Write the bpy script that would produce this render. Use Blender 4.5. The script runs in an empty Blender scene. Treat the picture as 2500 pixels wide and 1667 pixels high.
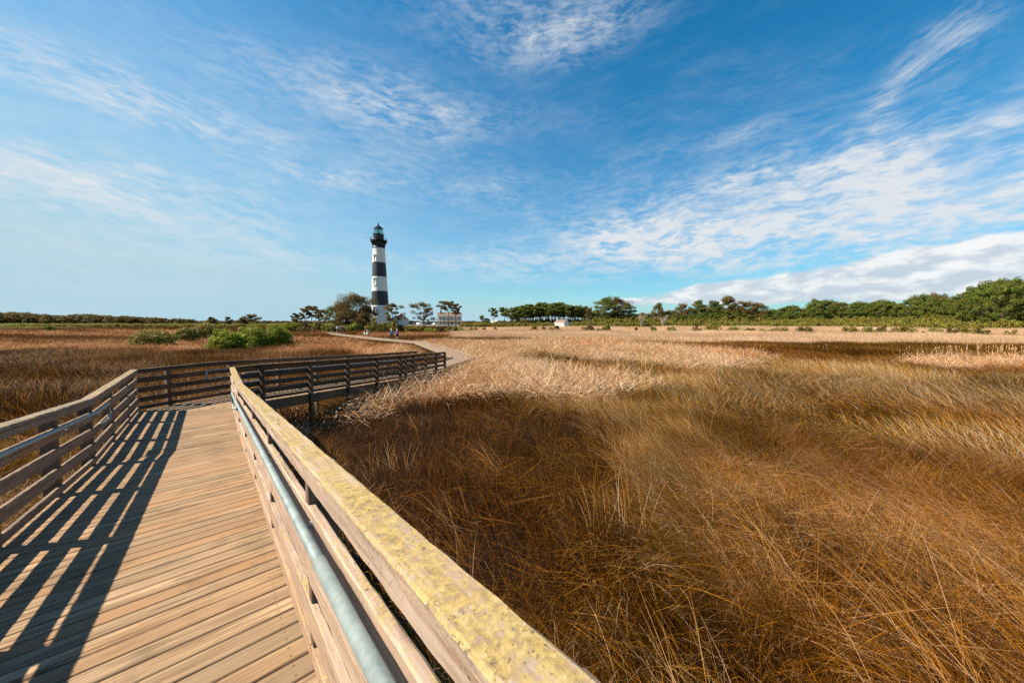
import bpy, bmesh, math, random
import numpy as np
from mathutils import Vector, Matrix, noise as mnoise

R = math.radians
scene = bpy.context.scene
COL = scene.collection
rng = np.random.default_rng(7)
random.seed(7)

# ------------------------------------------------------------------ camera
F = 833.0            # focal length in pixels of a 2500 px wide picture (12 mm lens on full frame)
CAMZ = 3.5           # eye height over the marsh; the deck under the camera is 1.6 m lower
PITCH = math.atan(48.5 / F)
cam_d = bpy.data.cameras.new("camera")
cam_d.sensor_width = 36.0
cam_d.lens = 36.0 * F / 2500.0
cam_d.clip_start = 0.05
cam_d.clip_end = 6000
cam = bpy.data.objects.new("camera", cam_d)
cam.location = (0, 0, CAMZ)
cam.rotation_euler = (math.pi / 2 - PITCH, 0, 0)
COL.objects.link(cam)
scene.camera = cam

# ------------------------------------------------------------------ light
SUN_EL = R(44)
SUN_AZ = math.atan2(-1.084, -0.10)      # compass angle from +Y, clockwise positive
sun_dir = Vector((math.sin(SUN_AZ) * math.cos(SUN_EL), math.cos(SUN_AZ) * math.cos(SUN_EL), math.sin(SUN_EL)))
sd = bpy.data.lights.new("sun", 'SUN')
sd.energy = 5.0
sd.angle = R(0.5)
sd.color = (1.0, 0.87, 0.68)
sun = bpy.data.objects.new("sun", sd)
sun.rotation_euler = sun_dir.to_track_quat('Z', 'Y').to_euler()
sun.location = (-30, -10, 60)
COL.objects.link(sun)

scene.view_settings.view_transform = 'Standard'
scene.view_settings.look = 'None'
scene.view_settings.gamma = 1
scene.view_settings.exposure = 1.20
scene.view_settings.use_curve_mapping = False
scene.cycles.max_bounces = 5
scene.cycles.diffuse_bounces = 2
scene.cycles.glossy_bounces = 2
scene.cycles.transmission_bounces = 4
scene.cycles.transparent_max_bounces = 6
scene.cycles.use_denoising = False
SKY_STRENGTH = 0.056


class NT:
    """small helper to write shader math"""
    def __init__(self, tree):
        self.t = tree

    def n(self, typ, **kw):
        nd = self.t.nodes.new(typ)
        for k, v in kw.items():
            setattr(nd, k, v)
        return nd

    def link(self, a, b):
        self.t.links.new(a, b)

    def put(self, sock, v):
        if isinstance(v, bpy.types.NodeSocket):
            self.t.links.new(v, sock)
        elif v is not None:
            sock.default_value = v

    def m(self, op, a, b=None, c=None, clamp=False):
        nd = self.n('ShaderNodeMath', operation=op, use_clamp=clamp)
        self.put(nd.inputs[0], a)
        if b is not None: self.put(nd.inputs[1], b)
        if c is not None: self.put(nd.inputs[2], c)
        return nd.outputs[0]

    def xyz(self, x, y, z):
        nd = self.n('ShaderNodeCombineXYZ')
        self.put(nd.inputs[0], x); self.put(nd.inputs[1], y); self.put(nd.inputs[2], z)
        return nd.outputs[0]

    def sep(self, v):
        nd = self.n('ShaderNodeSeparateXYZ')
        self.link(v, nd.inputs[0])
        return nd.outputs

    def noise(self, vec, scale, detail=4, rough=.55, dist=0.0, dim='3D'):
        nd = self.n('ShaderNodeTexNoise', noise_dimensions=dim)
        if vec is not None: self.link(vec, nd.inputs['Vector'])
        nd.inputs['Scale'].default_value = scale
        nd.inputs['Detail'].default_value = detail
        nd.inputs['Roughness'].default_value = rough
        nd.inputs['Distortion'].default_value = dist
        return nd.outputs[0]

    def remap(self, v, a, b, c=0.0, d=1.0, smooth=False):
        nd = self.n('ShaderNodeMapRange')
        nd.interpolation_type = 'SMOOTHSTEP' if smooth else 'LINEAR'
        self.put(nd.inputs[0], v)
        for i, x in enumerate((a, b, c, d)): self.put(nd.inputs[i + 1], x)
        return nd.outputs[0]

    def mix(self, f, a, b, typ='MIX'):
        nd = self.n('ShaderNodeMix', data_type='RGBA', blend_type=typ)
        nd.clamp_factor = True
        self.put(nd.inputs[0], f)
        for s, v in ((nd.inputs[6], a), (nd.inputs[7], b)):
            if isinstance(v, tuple) and len(v) == 3: v = (*v, 1)
            self.put(s, v)
        return nd.outputs[2]

    def ramp(self, f, stops):
        nd = self.n('ShaderNodeValToRGB')
        cr = nd.color_ramp
        while len(cr.elements) < len(stops): cr.elements.new(0.5)
        for e, (p, c) in zip(cr.elements, stops):
            e.position = p; e.color = (*c, 1)
        self.put(nd.inputs[0], f)
        return nd.outputs[0]


# ------------------------------------------------------------------ sky
world = bpy.data.worlds.new("World")
scene.world = world
world.use_nodes = True
wt = NT(world.node_tree)
world.node_tree.nodes.clear()
wout = wt.n('ShaderNodeOutputWorld')
bg = wt.n('ShaderNodeBackground')
bg.inputs[1].default_value = SKY_STRENGTH
wt.link(bg.outputs[0], wout.inputs[0])
sky = wt.n('ShaderNodeTexSky', sky_type='NISHITA')
sky.sun_disc = False
sky.sun_elevation = SUN_EL
sky.sun_rotation = SUN_AZ % (2 * math.pi)
sky.air_density = 1.0
sky.dust_density = 0.35
sky.ozone_density = 3.0
hsv = wt.n('ShaderNodeHueSaturation')
hsv.inputs['Hue'].default_value = 0.487
hsv.inputs['Saturation'].default_value = 2.7
hsv.inputs['Value'].default_value = 1.30
wt.link(sky.outputs[0], hsv.inputs['Color'])
tc = wt.n('ShaderNodeTexCoord')
dx, dy, dz = wt.sep(tc.outputs['Generated'])
az = wt.m('ARCTAN2', dx, dy)
el = wt.m('ARCSINE', wt.m('MINIMUM', wt.m('MAXIMUM', dz, -1.0), 1.0))
az2 = wt.m('MULTIPLY', az, az)
# cirrus follow long shallow arcs: falling to the middle on the left, rising on the right
elc = wt.m('SUBTRACT', el, wt.m('MULTIPLY', az2, 0.035))
warp = wt.noise(wt.xyz(az, el, 0.0), 3.0, 3)
elw = wt.m('ADD', elc, wt.m('MULTIPLY', wt.m('SUBTRACT', warp, 0.5), 0.11))
streak = wt.noise(wt.xyz(wt.m('MULTIPLY', az, 2.6), wt.m('MULTIPLY', elw, 13.0), 1.3), 1.5, 9, .60, .1)
fine = wt.noise(wt.xyz(wt.m('MULTIPLY', az, 15.0), wt.m('MULTIPLY', elw, 62.0), 4.0), 1.5, 8, .66, .25)
billow = wt.noise(wt.xyz(wt.m('MULTIPLY', az, 6.5), wt.m('MULTIPLY', elw, 16.0), 2.0), 2.2, 10, .64, .15)


def blob(a0, e0, ang, la, le, amp):
    """soft elliptical patch at azimuth a0, elevation e0 (degrees)"""
    ca, sa = math.cos(R(ang)), math.sin(R(ang))
    u = wt.m('SUBTRACT', az, R(a0)); v = wt.m('SUBTRACT', el, R(e0))
    p = wt.m('MULTIPLY', wt.m('ADD', wt.m('MULTIPLY', u, ca), wt.m('MULTIPLY', v, sa)), 1 / R(la))
    q = wt.m('MULTIPLY', wt.m('SUBTRACT', wt.m('MULTIPLY', v, ca), wt.m('MULTIPLY', u, sa)), 1 / R(le))
    r2 = wt.m('ADD', wt.m('MULTIPLY', p, p), wt.m('MULTIPLY', q, q))
    return wt.m('MULTIPLY', wt.m('EXPONENT', wt.m('MULTIPLY', r2, -1.0)), amp)


def total(lst):
    o = lst[0]
    for x in lst[1:]: o = wt.m('ADD', o, x)
    return o


cir = total([
    blob(48, 14.3, -3, 17, 4.8, 2.0),
    blob(26, 14.0, -2, 15, 5.2, 1.3),
    blob(6, 10.0, 2, 18, 3.4, .50),
    blob(40, 8.5, 0, 20, 2.2, .5),
    blob(8, 38.5, 4, 13, 3.0, .60),
    blob(-2, 44, 14, 14, 3.4, .38),
    blob(-20, 30, -2, 19, 3.4, .60),
    blob(-8, 21, 0, 22, 4.6, .32),
    blob(-27, 20, 1, 8, 1.3, .50),
    blob(-50, 22.8, 1, 16, 2.6, .66),
    blob(-48, 14.5, 0, 23, 3.6, .66),
    blob(-30, 9, 0, 26, 2.6, .30),
    blob(50.5, 26.3, 25, 3.6, 1.7, .75),
    blob(46, 22.3, 50, 3.0, 1.1, .60),
    blob(30, 24, 0, 8, 1.2, .30),
    blob(-20, 45, 10, 50, 9, .05),
    blob(90, 22, 5, 30, 8, .55), blob(-95, 22, 0, 32, 9, .4), blob(170, 22, 0, 30, 8, .4), blob(-150, 20, 0, 30, 8, .4),
])
st1 = wt.remap(streak, .40, .64, 0, 1, True)
fi1 = wt.remap(fine, .40, .64, 0, 1, True)
bi1 = wt.remap(billow, .42, .60, 0, 1, True)
patchy = wt.noise(wt.xyz(az, wt.m('MULTIPLY', el, 2.2), 9.0), 2.2, 4, .6, .4)
tex = wt.m('ADD', wt.m('ADD', wt.m('MULTIPLY', st1, .24), wt.m('MULTIPLY', fi1, .38)), wt.m('MULTIPLY', bi1, .44))
cirrus = wt.m('MULTIPLY', wt.remap(cir, .04, 1.0, 0, 1.0), wt.m('MULTIPLY', wt.m('ADD', wt.m('MULTIPLY', wt.remap(cir, .8, 2.0, 0, .42), 1.0), wt.m('MULTIPLY', tex, 1.2)), wt.remap(patchy, .32, .56, .45, 1.15, True)), clamp=True)
veil = wt.m('MULTIPLY', wt.m('ADD', wt.m('MULTIPLY', st1, .6), wt.m('MULTIPLY', fi1, .4)), wt.m('MULTIPLY', wt.remap(el, R(4), R(45), .20, .03), wt.m('ADD', wt.remap(patchy, .42, .62, 0.05, 1, True), 0.0)))
cloudf = wt.m('ADD', wt.m('MULTIPLY', cirrus, .92), veil, clamp=True)
# low cumulus bank near the right horizon
cum = total([blob(50, 5.2, 5, 14, 3.0, 1.0), blob(31, 4.0, 2, 9, 1.9, .85), blob(17, 3.0, 1, 6, 1.2, .55), blob(80, 6, 2, 22, 3.2, 1.0), blob(140, 5, 0, 30, 2.5, .7)])
cnoise = wt.noise(wt.xyz(wt.m('MULTIPLY', az, 7.0), wt.m('MULTIPLY', el, 17.0), 7.0), 2.0, 9, .58, .2)
cumf = wt.remap(wt.m('MULTIPLY', cum, wt.m('ADD', .35, cnoise)), .34, .52, 0, 1, True)
ch2 = wt.noise(wt.xyz(wt.m('MULTIPLY', wt.m('SUBTRACT', az, .010), 7.0), wt.m('MULTIPLY', wt.m('ADD', el, .016), 17.0), 7.0), 2.0, 9, .58, .2)
cshade = wt.noise(wt.xyz(wt.m('MULTIPLY', az, 9.0), wt.m('MULTIPLY', wt.m('ADD', el, .012), 24.0), 7.0), 2.2, 9, .6, .3)
cumcol = wt.mix(wt.remap(wt.m('ADD', wt.m('MULTIPLY', wt.m('SUBTRACT', cnoise, ch2), .55), wt.m('ADD', wt.m('MULTIPLY', cshade, .5), wt.remap(el, R(2.5), R(8), -.03, .07))), .17, .40, 0, 1, True), (4.6, 5.1, 5.8), (7.6, 7.5, 7.4))
pale = wt.m('ADD', wt.m('MULTIPLY', wt.m('EXPONENT', wt.m('MULTIPLY', wt.m('MAXIMUM', el, 0.0), -1 / R(10.0))), .96), blob(-60, 12, 0, 46, 24, .62), clamp=True)
deep = wt.mix(1.0, hsv.outputs[0], (.30, .92, .94), 'MULTIPLY')
skyc = wt.mix(pale, deep, (3.5, 5.2, 6.0))
skyc = wt.mix(cloudf, skyc, (5.9, 6.2, 6.5))
skyc = wt.mix(wt.m('MULTIPLY', cumf, .9), skyc, cumcol)
wt.link(skyc, bg.inputs[0])


# ------------------------------------------------------------------ object helpers
def tag(o, label=None, cat=None, group=None, kind=None):
    if label: o['label'] = label
    if cat: o['category'] = cat
    if group: o['group'] = group
    if kind: o['kind'] = kind
    return o


def empty(name, loc, rz=0.0):
    o = bpy.data.objects.new(name, None)
    o.location = loc
    o.rotation_euler = (0, 0, rz)
    o.empty_display_size = .3
    COL.objects.link(o)
    return o


def link(name, me, mat=None, parent=None, loc=None, rot=None):
    o = bpy.data.objects.new(name, me)
    if mat is not None and not me.materials: me.materials.append(mat)
    COL.objects.link(o)
    if loc is not None: o.location = loc
    if rot is not None: o.rotation_euler = rot
    if parent is not None: o.parent = parent
    return o


def mesh_from(name, verts, faces, smooth=False, mats=()):
    me = bpy.data.meshes.new(name)
    me.from_pydata([tuple(v) for v in verts], [], [tuple(f) for f in faces])
    for m in mats: me.materials.append(m)
    if smooth:
        me.polygons.foreach_set('use_smooth', [True] * len(me.polygons))
    me.update()
    return me


class MB:
    """collects simple shapes in one mesh"""
    def __init__(self):
        self.v = []; self.f = []

    def add(self, vs, fs):
        k = len(self.v)
        self.v += [tuple(v) for v in vs]
        self.f += [tuple(i + k for i in f) for f in fs]
        return self

    def box(self, c, s, rz=0.0):
        cx, cy, cz = c; hx, hy, hz = s[0] / 2, s[1] / 2, s[2] / 2
        ca, sa = math.cos(rz), math.sin(rz)
        vs = []
        for z in (-hz, hz):
            for x, y in ((-hx, -hy), (hx, -hy), (hx, hy), (-hx, hy)):
                vs.append((cx + x * ca - y * sa, cy + x * sa + y * ca, cz + z))
        return self.add(vs, [(3, 2, 1, 0), (4, 5, 6, 7), (0, 1, 5, 4), (1, 2, 6, 5), (2, 3, 7, 6), (3, 0, 4, 7)])

    def tube(self, pts, rad, n=8, caps=True):
        pts = [Vector(p) for p in pts]
        if not isinstance(rad, (list, tuple)): rad = [rad] * len(pts)
        rings = []
        up = None
        for i, p in enumerate(pts):
            d = (pts[min(i + 1, len(pts) - 1)] - pts[max(i - 1, 0)])
            d = d.normalized() if d.length > 1e-9 else Vector((0, 0, 1))
            if up is None:
                up = d.orthogonal().normalized()
            up = (up - d * up.dot(d))
            up = up.normalized() if up.length > 1e-6 else d.orthogonal().normalized()
            side = d.cross(up)
            rings.append([p + (up * math.cos(2 * math.pi * j / n) + side * math.sin(2 * math.pi * j / n)) * rad[i] for j in range(n)])
        vs = [v for r in rings for v in r]
        fs = []
        for i in range(len(pts) - 1):
            for j in range(n):
                a, b = i * n + j, i * n + (j + 1) % n
                fs.append((a, b, b + n, a + n))
        if caps:
            fs.append(tuple(range(n - 1, -1, -1)))
            fs.append(tuple((len(pts) - 1) * n + j for j in range(n)))
        return self.add(vs, fs)

    def lathe(self, prof, n=32, c=(0, 0)):
        vs = []; fs = []
        for r, z in prof:
            for j in range(n):
                a = 2 * math.pi * j / n
                vs.append((c[0] + r * math.cos(a), c[1] + r * math.sin(a), z))
        for i in range(len(prof) - 1):
            for j in range(n):
                a, b = i * n + j, i * n + (j + 1) % n
                fs.append((a, b, b + n, a + n))
        return self.add(vs, fs)

    def mesh(self, name, smooth=False):
        return mesh_from(name, self.v, self.f, smooth)

    def obj(self, name, mat, parent=None, loc=None, rot=None, smooth=False):
        return link(name, self.mesh(name, smooth), mat, parent, loc, rot)


# ------------------------------------------------------------------ materials
def new_mat(name):
    m = bpy.data.materials.new(name)
    m.use_nodes = True
    m.node_tree.nodes.clear()
    t = NT(m.node_tree)
    out = t.n('ShaderNodeOutputMaterial')
    return m, t, out


def principled(t, out, color, rough=.7, metal=0.0, spec=.3, bump=None, bstr=.3, bdist=.01):
    p = t.n('ShaderNodeBsdfPrincipled')
    if isinstance(color, tuple) and len(color) == 3: color = (*color, 1)
    t.put(p.inputs['Base Color'], color)
    t.put(p.inputs['Roughness'], rough)
    t.put(p.inputs['Metallic'], metal)
    t.put(p.inputs['Specular IOR Level'], spec)
    if bump is not None:
        b = t.n('ShaderNodeBump')
        b.inputs['Strength'].default_value = bstr
        b.inputs['Distance'].default_value = bdist
        t.link(bump, b.inputs['Height'])
        t.link(b.outputs[0], p.inputs['Normal'])
    t.link(p.outputs[0], out.inputs[0])
    return p


def simple(name, col, rough=.7, metal=0.0, var=.0, scale=3.0, spec=.3):
    m, t, out = new_mat(name)
    if var > 0:
        tcn = t.n('ShaderNodeTexCoord')
        nz = t.noise(tcn.outputs['Object'], scale, 5)
        c = t.mix(t.remap(nz, .35, .65), tuple(x * (1 - var) for x in col), tuple(min(1, x * (1 + var)) for x in col))
        principled(t, out, c, rough, metal, spec, nz, .15, .02)
    else:
        principled(t, out, col, rough, metal, spec)
    return m


def wood_mat(name, light, dark, grey, grain=1.0, lichen=0.0, lich_top=False, grey_amt=.35, stain=.3, varied=.5, cracks=.6, screws=False):
    """weathered board: grain runs along the local X axis, each board differs"""
    m, t, out = new_mat(name)
    tcn = t.n('ShaderNodeTexCoord')
    oi = t.n('ShaderNodeObjectInfo')
    ox, oy, oz = t.sep(tcn.outputs['Object'])
    rnd = oi.outputs['Random']
    shift = t.m('MULTIPLY', rnd, 37.0)
    # fine grain lines
    gv = t.xyz(t.m('ADD', t.m('MULTIPLY', ox, 1.6), shift), t.m('ADD', t.m('MULTIPLY', oy, 46.0), shift), t.m('MULTIPLY', oz, 46.0))
    g1 = t.noise(gv, 1.0 * grain, 5, .6, .6)
    gv2 = t.xyz(t.m('ADD', t.m('MULTIPLY', ox, .8), shift), t.m('ADD', t.m('MULTIPLY', oy, 14.0), shift), t.m('MULTIPLY', oz, 14.0))
    g2 = t.noise(gv2, 1.0 * grain, 3, .5, 1.2)
    pv = t.xyz(t.m('ADD', t.m('MULTIPLY', ox, 2.0), shift), t.m('ADD', t.m('MULTIPLY', oy, 7.0), shift), t.m('MULTIPLY', oz, 7.0))
    patch = t.noise(pv, 1.2, 4, .6)
    # knots
    vv = t.n('ShaderNodeTexVoronoi')
    t.link(t.xyz(t.m('ADD', t.m('MULTIPLY', ox, 1.5), shift), t.m('MULTIPLY', oy, 5.0), t.m('MULTIPLY', oz, 5.0)), vv.inputs['Vector'])
    vv.inputs['Scale'].default_value = 1.3
    knot = t.remap(vv.outputs['Distance'], .05, .12, 1, 0, True)
    g3 = t.noise(t.xyz(t.m('ADD', t.m('MULTIPLY', ox, 3.0), shift), t.m('ADD', t.m('MULTIPLY', oy, 130.0), shift), t.m('MULTIPLY', oz, 130.0)), 1.0, 3, .6, .3)
    c = t.mix(t.remap(t.m('ADD', t.m('MULTIPLY', g1, .65), t.m('MULTIPLY', g3, .35)), .40, .57), dark, light)
    c = t.mix(t.m('MULTIPLY', t.remap(g2, .42, .62), .45), c, dark)
    c = t.mix(t.m('MULTIPLY', t.remap(patch, .42, .68), grey_amt), c, grey)
    c = t.mix(t.m('MULTIPLY', knot, .55), c, tuple(x * .35 for x in dark))
    # per-board tone
    rn = t.n('ShaderNodeTexWhiteNoise', noise_dimensions='1D')
    t.put(rn.inputs['W'], t.m('MULTIPLY', rnd, 91.7))
    c = t.mix(t.m('MULTIPLY', t.m('POWER', rn.outputs['Value'], 1.25), varied), c, tuple(x * .42 for x in light), 'MIX')
    rn2 = t.n('ShaderNodeTexWhiteNoise', noise_dimensions='1D')
    t.put(rn2.inputs['W'], t.m('MULTIPLY', rnd, 313.3))
    c = t.mix(t.m('MULTIPLY', t.remap(rn2.outputs['Value'], .55, 1.0), .45), c, (.50, .26, .11))
    # stains
    geo = t.n('ShaderNodeNewGeometry')
    st = t.noise(geo.outputs['Position'], 2.3, 5, .65)
    c = t.mix(t.m('MULTIPLY', t.remap(st, .52, .72), stain), c, tuple(x * .45 for x in grey))
    hgt = g1
    if lichen > 0:
        nx, ny, nz = t.sep(geo.outputs['Normal'])
        pn = t.noise(t.xyz(t.m('ADD', t.m('MULTIPLY', ox, 3.2), shift), t.m('ADD', t.m('MULTIPLY', oy, 11.0), shift), t.m('MULTIPLY', oz, 11.0)), 1.0, 7, .68, .3)
        pn2 = t.noise(geo.outputs['Position'], 38.0, 6, .7)
        pn3 = t.noise(geo.outputs['Position'], 90.0, 3, .6)
        top = t.remap(nz, .2, .8, .12, 1.0)
        lf = t.remap(t.m('ADD', t.m('MULTIPLY', pn, .55), t.m('MULTIPLY', pn2, .45)), .60 - .20 * lichen, .72 - .20 * lichen, 0, 1, True)
        lf = t.m('MULTIPLY', lf, top)
        lc = t.ramp(pn2, [(.34, (.17, .125, .06)), (.43, (.36, .26, .085)), (.54, (.56, .42, .13)), (.66, (.62, .50, .25))])
        c = t.mix(t.m('MULTIPLY', lf, .86), c, lc)
        spk = t.m('MULTIPLY', t.remap(pn3, .60, .66, 0, 1, True), t.m('MULTIPLY', t.remap(st, .4, .6), .85))
        c = t.mix(spk, c, (.07, .055, .05))
        wsp = t.m('MULTIPLY', t.remap(t.noise(geo.outputs['Position'], 55.0, 5, .7), .60, .66, 0, 1, True), .55)
        c = t.mix(t.m('MULTIPLY', wsp, top), c, (.66, .62, .60))
        hgt = t.m('ADD', t.m('MULTIPLY', g1, .6), t.m('MULTIPLY', t.m('ADD', pn2, pn3), lichen * .6))
    crack = t.m('MULTIPLY', t.remap(g2, .345, .385, 1, 0, True), t.remap(g1, .36, .50, 1, 0))
    c = t.mix(t.m('MULTIPLY', crack, cracks), c, (.05, .032, .022))
    if screws:
        dots = None
        for xk in (.105, .93, 1.80):
            for yk in (-.035, .035):
                ddx = t.m('SUBTRACT', ox, xk); ddy = t.m('SUBTRACT', oy, yk)
                d2 = t.m('ADD', t.m('MULTIPLY', ddx, ddx), t.m('MULTIPLY', ddy, ddy))
                k_ = t.remap(d2, .000018, .000040, 1, 0, True)
                dots = k_ if dots is None else t.m('MAXIMUM', dots, k_)
        c = t.mix(t.m('MULTIPLY', dots, .8), c, (.06, .05, .045))
    c = t.mix(1.0, c, (.61, .60, .60), 'MULTIPLY')
    principled(t, out, c, .82, 0, .18, hgt, .55, .004)
    return m


M = {}
M['deck'] = wood_mat('deck_wood', (.76, .54, .335), (.20, .115, .055), (.37, .27, .175), varied=.95, stain=.7, screws=True, cracks=1.0)
M['deck2'] = wood_mat('path_wood', (.50, .38, .28), (.30, .21, .15), (.38, .31, .25), varied=.3, stain=.3)
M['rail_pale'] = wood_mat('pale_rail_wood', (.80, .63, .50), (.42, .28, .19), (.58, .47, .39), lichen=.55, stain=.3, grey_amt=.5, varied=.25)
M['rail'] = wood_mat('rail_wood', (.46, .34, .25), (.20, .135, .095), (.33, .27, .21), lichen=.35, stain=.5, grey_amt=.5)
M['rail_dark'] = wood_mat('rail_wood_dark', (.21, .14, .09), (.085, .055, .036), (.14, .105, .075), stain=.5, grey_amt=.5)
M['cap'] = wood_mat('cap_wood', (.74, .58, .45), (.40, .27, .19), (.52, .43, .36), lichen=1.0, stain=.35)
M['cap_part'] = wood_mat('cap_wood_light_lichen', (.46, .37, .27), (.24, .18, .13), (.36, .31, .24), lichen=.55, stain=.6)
M['post'] = wood_mat('post_wood', (.33, .23, .16), (.16, .10, .07), (.24, .19, .15), stain=.5)
M['stringer'] = wood_mat('stringer_wood', (.13, .10, .08), (.06, .045, .04), (.10, .09, .08), stain=.6)
M['curb'] = wood_mat('curb_wood', (.62, .50, .37), (.38, .27, .18), (.50, .42, .32), varied=.3)


def galv():
    m, t, out = new_mat('galvanized_steel')
    tcn = t.n('ShaderNodeTexCoord')
    g = t.n('ShaderNodeNewGeometry')
    vv = t.n('ShaderNodeTexVoronoi'); vv.inputs['Scale'].default_value = 60
    t.link(g.outputs['Position'], vv.inputs['Vector'])
    nz = t.noise(g.outputs['Position'], 9.0, 6, .65)
    c = t.mix(t.remap(nz, .35, .65), (.16, .205, .215), (.24, .29, .295))
    c = t.mix(t.m('MULTIPLY', t.remap(vv.outputs['Distance'], .2, .8), .25), c, (.30, .34, .34))
    ru = t.noise(g.outputs['Position'], 14.0, 5, .7)
    c = t.mix(t.m('MULTIPLY', t.remap(ru, .64, .74), .5), c, (.28, .16, .09))
    principled(t, out, c, t.remap(nz, .3, .7, .45, .65), .3, .4, nz, .1, .003)
    return m


M['galv'] = galv()
M['white'] = simple('white_painted_brick', (.66, .65, .62), .6)
M['black'] = simple('black_painted_brick', (.030, .032, .038), .55, 0, .2, 1.5)
M['iron'] = simple('black_painted_iron', (.018, .020, .026), .45, 0, .2, 2.0)
M['roof'] = simple('weathered_shingle', (.17, .125, .10), .85, 0, .3, 4.0)
M['grey_roof'] = simple('grey_shingle', (.30, .29, .27), .85, 0, .25, 4.0)
M['brick'] = simple('red_chimney_brick', (.28, .07, .045), .8, 0, .3, 6.0)
M['siding'] = simple('white_clapboard', (.64, .63, .60), .6, 0, .04, 3.0)
M['dark_pane'] = simple('window_glass', (.06, .09, .11), .12, 0, 0, 3, .8)
M['tower_pane'] = simple('tower_window_glass', (.26, .25, .22), .2, 0, 0, 3, .6)
M['rubber'] = simple('tyre_rubber', (.02, .02, .02), .8)
M['skin'] = simple('skin', (.55, .32, .22), .6)


def glass_mat():
    m, t, out = new_mat('lantern_glass')
    a = t.n('ShaderNodeBsdfTransparent'); a.inputs[0].default_value = (.72, .93, .86, 1)
    b = t.n('ShaderNodeBsdfGlossy'); b.inputs['Roughness'].default_value = .1; b.inputs[0].default_value = (.7, .9, .88, 1)
    mx = t.n('ShaderNodeMixShader'); mx.inputs[0].default_value = .16
    t.link(a.outputs[0], mx.inputs[1]); t.link(b.outputs[0], mx.inputs[2]); t.link(mx.outputs[0], out.inputs[0])
    return m


M['glass'] = glass_mat()


def water_mat():
    m, t, out = new_mat('marsh_water')
    g = t.n('ShaderNodeNewGeometry')
    nz = t.noise(g.outputs['Position'], 6.0, 3)
    principled(t, out, (.012, .011, .008), .08, 0, .30, nz, .25, .03)
    return m


M['water'] = water_mat()


def ground_mat():
    m, t, out = new_mat('marsh_ground')
    g = t.n('ShaderNodeNewGeometry')
    px, py, pz = t.sep(g.outputs['Position'])
    big = t.noise(g.outputs['Position'], .035, 6, .6)
    mid = t.noise(g.outputs['Position'], .6, 6, .65)
    fin = t.noise(g.outputs['Position'], 9.0, 5, .7)
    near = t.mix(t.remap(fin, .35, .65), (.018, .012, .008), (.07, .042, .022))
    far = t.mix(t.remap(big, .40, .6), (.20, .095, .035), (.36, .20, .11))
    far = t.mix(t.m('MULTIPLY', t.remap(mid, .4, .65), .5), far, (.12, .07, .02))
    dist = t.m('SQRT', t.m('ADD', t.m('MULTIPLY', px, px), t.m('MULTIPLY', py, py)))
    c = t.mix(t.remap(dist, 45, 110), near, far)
    lawn = t.mix(t.remap(mid, .4, .6), (.16, .13, .035), (.30, .24, .09))
    c = t.mix(t.remap(dist, 125, 140), c, lawn)
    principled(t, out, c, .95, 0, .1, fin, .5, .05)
    return m


M['ground'] = ground_mat()


def foliage_mat(name, stops, trans=.25, nscale=.06, rough=.65, spec=.2, hue=.5, val=.53, sat=1.20):
    """blades and leaves: colour from plant to plant (instance tone), blade to blade, and slow drift over the land"""
    m, t, out = new_mat(name)
    at = t.n('ShaderNodeAttribute'); at.attribute_name = 'blade'
    sep = t.n('ShaderNodeSeparateColor'); t.link(at.outputs['Color'], sep.inputs[0])
    tn = t.n('ShaderNodeAttribute'); tn.attribute_type = 'INSTANCER'; tn.attribute_name = 'tone'
    g = t.n('ShaderNodeNewGeometry')
    big = t.noise(g.outputs['Position'], nscale, 4, .6)
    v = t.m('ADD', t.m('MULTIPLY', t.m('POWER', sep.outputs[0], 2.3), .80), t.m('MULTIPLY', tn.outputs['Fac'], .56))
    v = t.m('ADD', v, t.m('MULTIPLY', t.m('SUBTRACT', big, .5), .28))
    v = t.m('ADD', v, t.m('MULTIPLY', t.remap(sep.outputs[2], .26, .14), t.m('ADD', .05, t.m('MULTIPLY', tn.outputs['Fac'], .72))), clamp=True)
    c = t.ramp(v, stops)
    hn = t.noise(g.outputs['Position'], .22, 4, .65)
    hn2 = t.noise(g.outputs['Position'], .045, 4, .6)
    olive = t.mix(1.0, c, (.86, .93, .52), 'MULTIPLY')
    rust = t.mix(1.0, c, (1.08, .76, .60), 'MULTIPLY')
    c = t.mix(t.m('MULTIPLY', t.remap(t.m('ADD', t.m('MULTIPLY', hn, .5), t.m('MULTIPLY', hn2, .5)), .53, .63, 0, 1, True), hue), c, olive)
    gx = t.sep(g.outputs['Position'])[0]
    c = t.mix(t.m('MULTIPLY', t.m('MAXIMUM', t.remap(hn2, .50, .40, 0, 1, True), t.remap(gx, -2, -16, 0, 1)), hue), c, rust)
    # a share of blades is another hue
    c = t.mix(t.m('MULTIPLY', t.remap(sep.outputs[2], .80, .92), .35), c, (.30, .11, .03))
    hs = t.n('ShaderNodeHueSaturation'); hs.inputs['Saturation'].default_value = sat; hs.inputs['Value'].default_value = val; t.link(c, hs.inputs['Color']); c = hs.outputs[0]
    a = t.n('ShaderNodeBsdfPrincipled')
    t.put(a.inputs['Base Color'], c); a.inputs['Roughness'].default_value = rough
    a.inputs['Specular IOR Level'].default_value = spec
    b = t.n('ShaderNodeBsdfTranslucent'); t.put(b.inputs[0], c)
    mx = t.n('ShaderNodeMixShader'); mx.inputs[0].default_value = trans
    t.link(a.outputs[0], mx.inputs[1]); t.link(b.outputs[0], mx.inputs[2]); t.link(mx.outputs[0], out.inputs[0])
    return m


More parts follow.
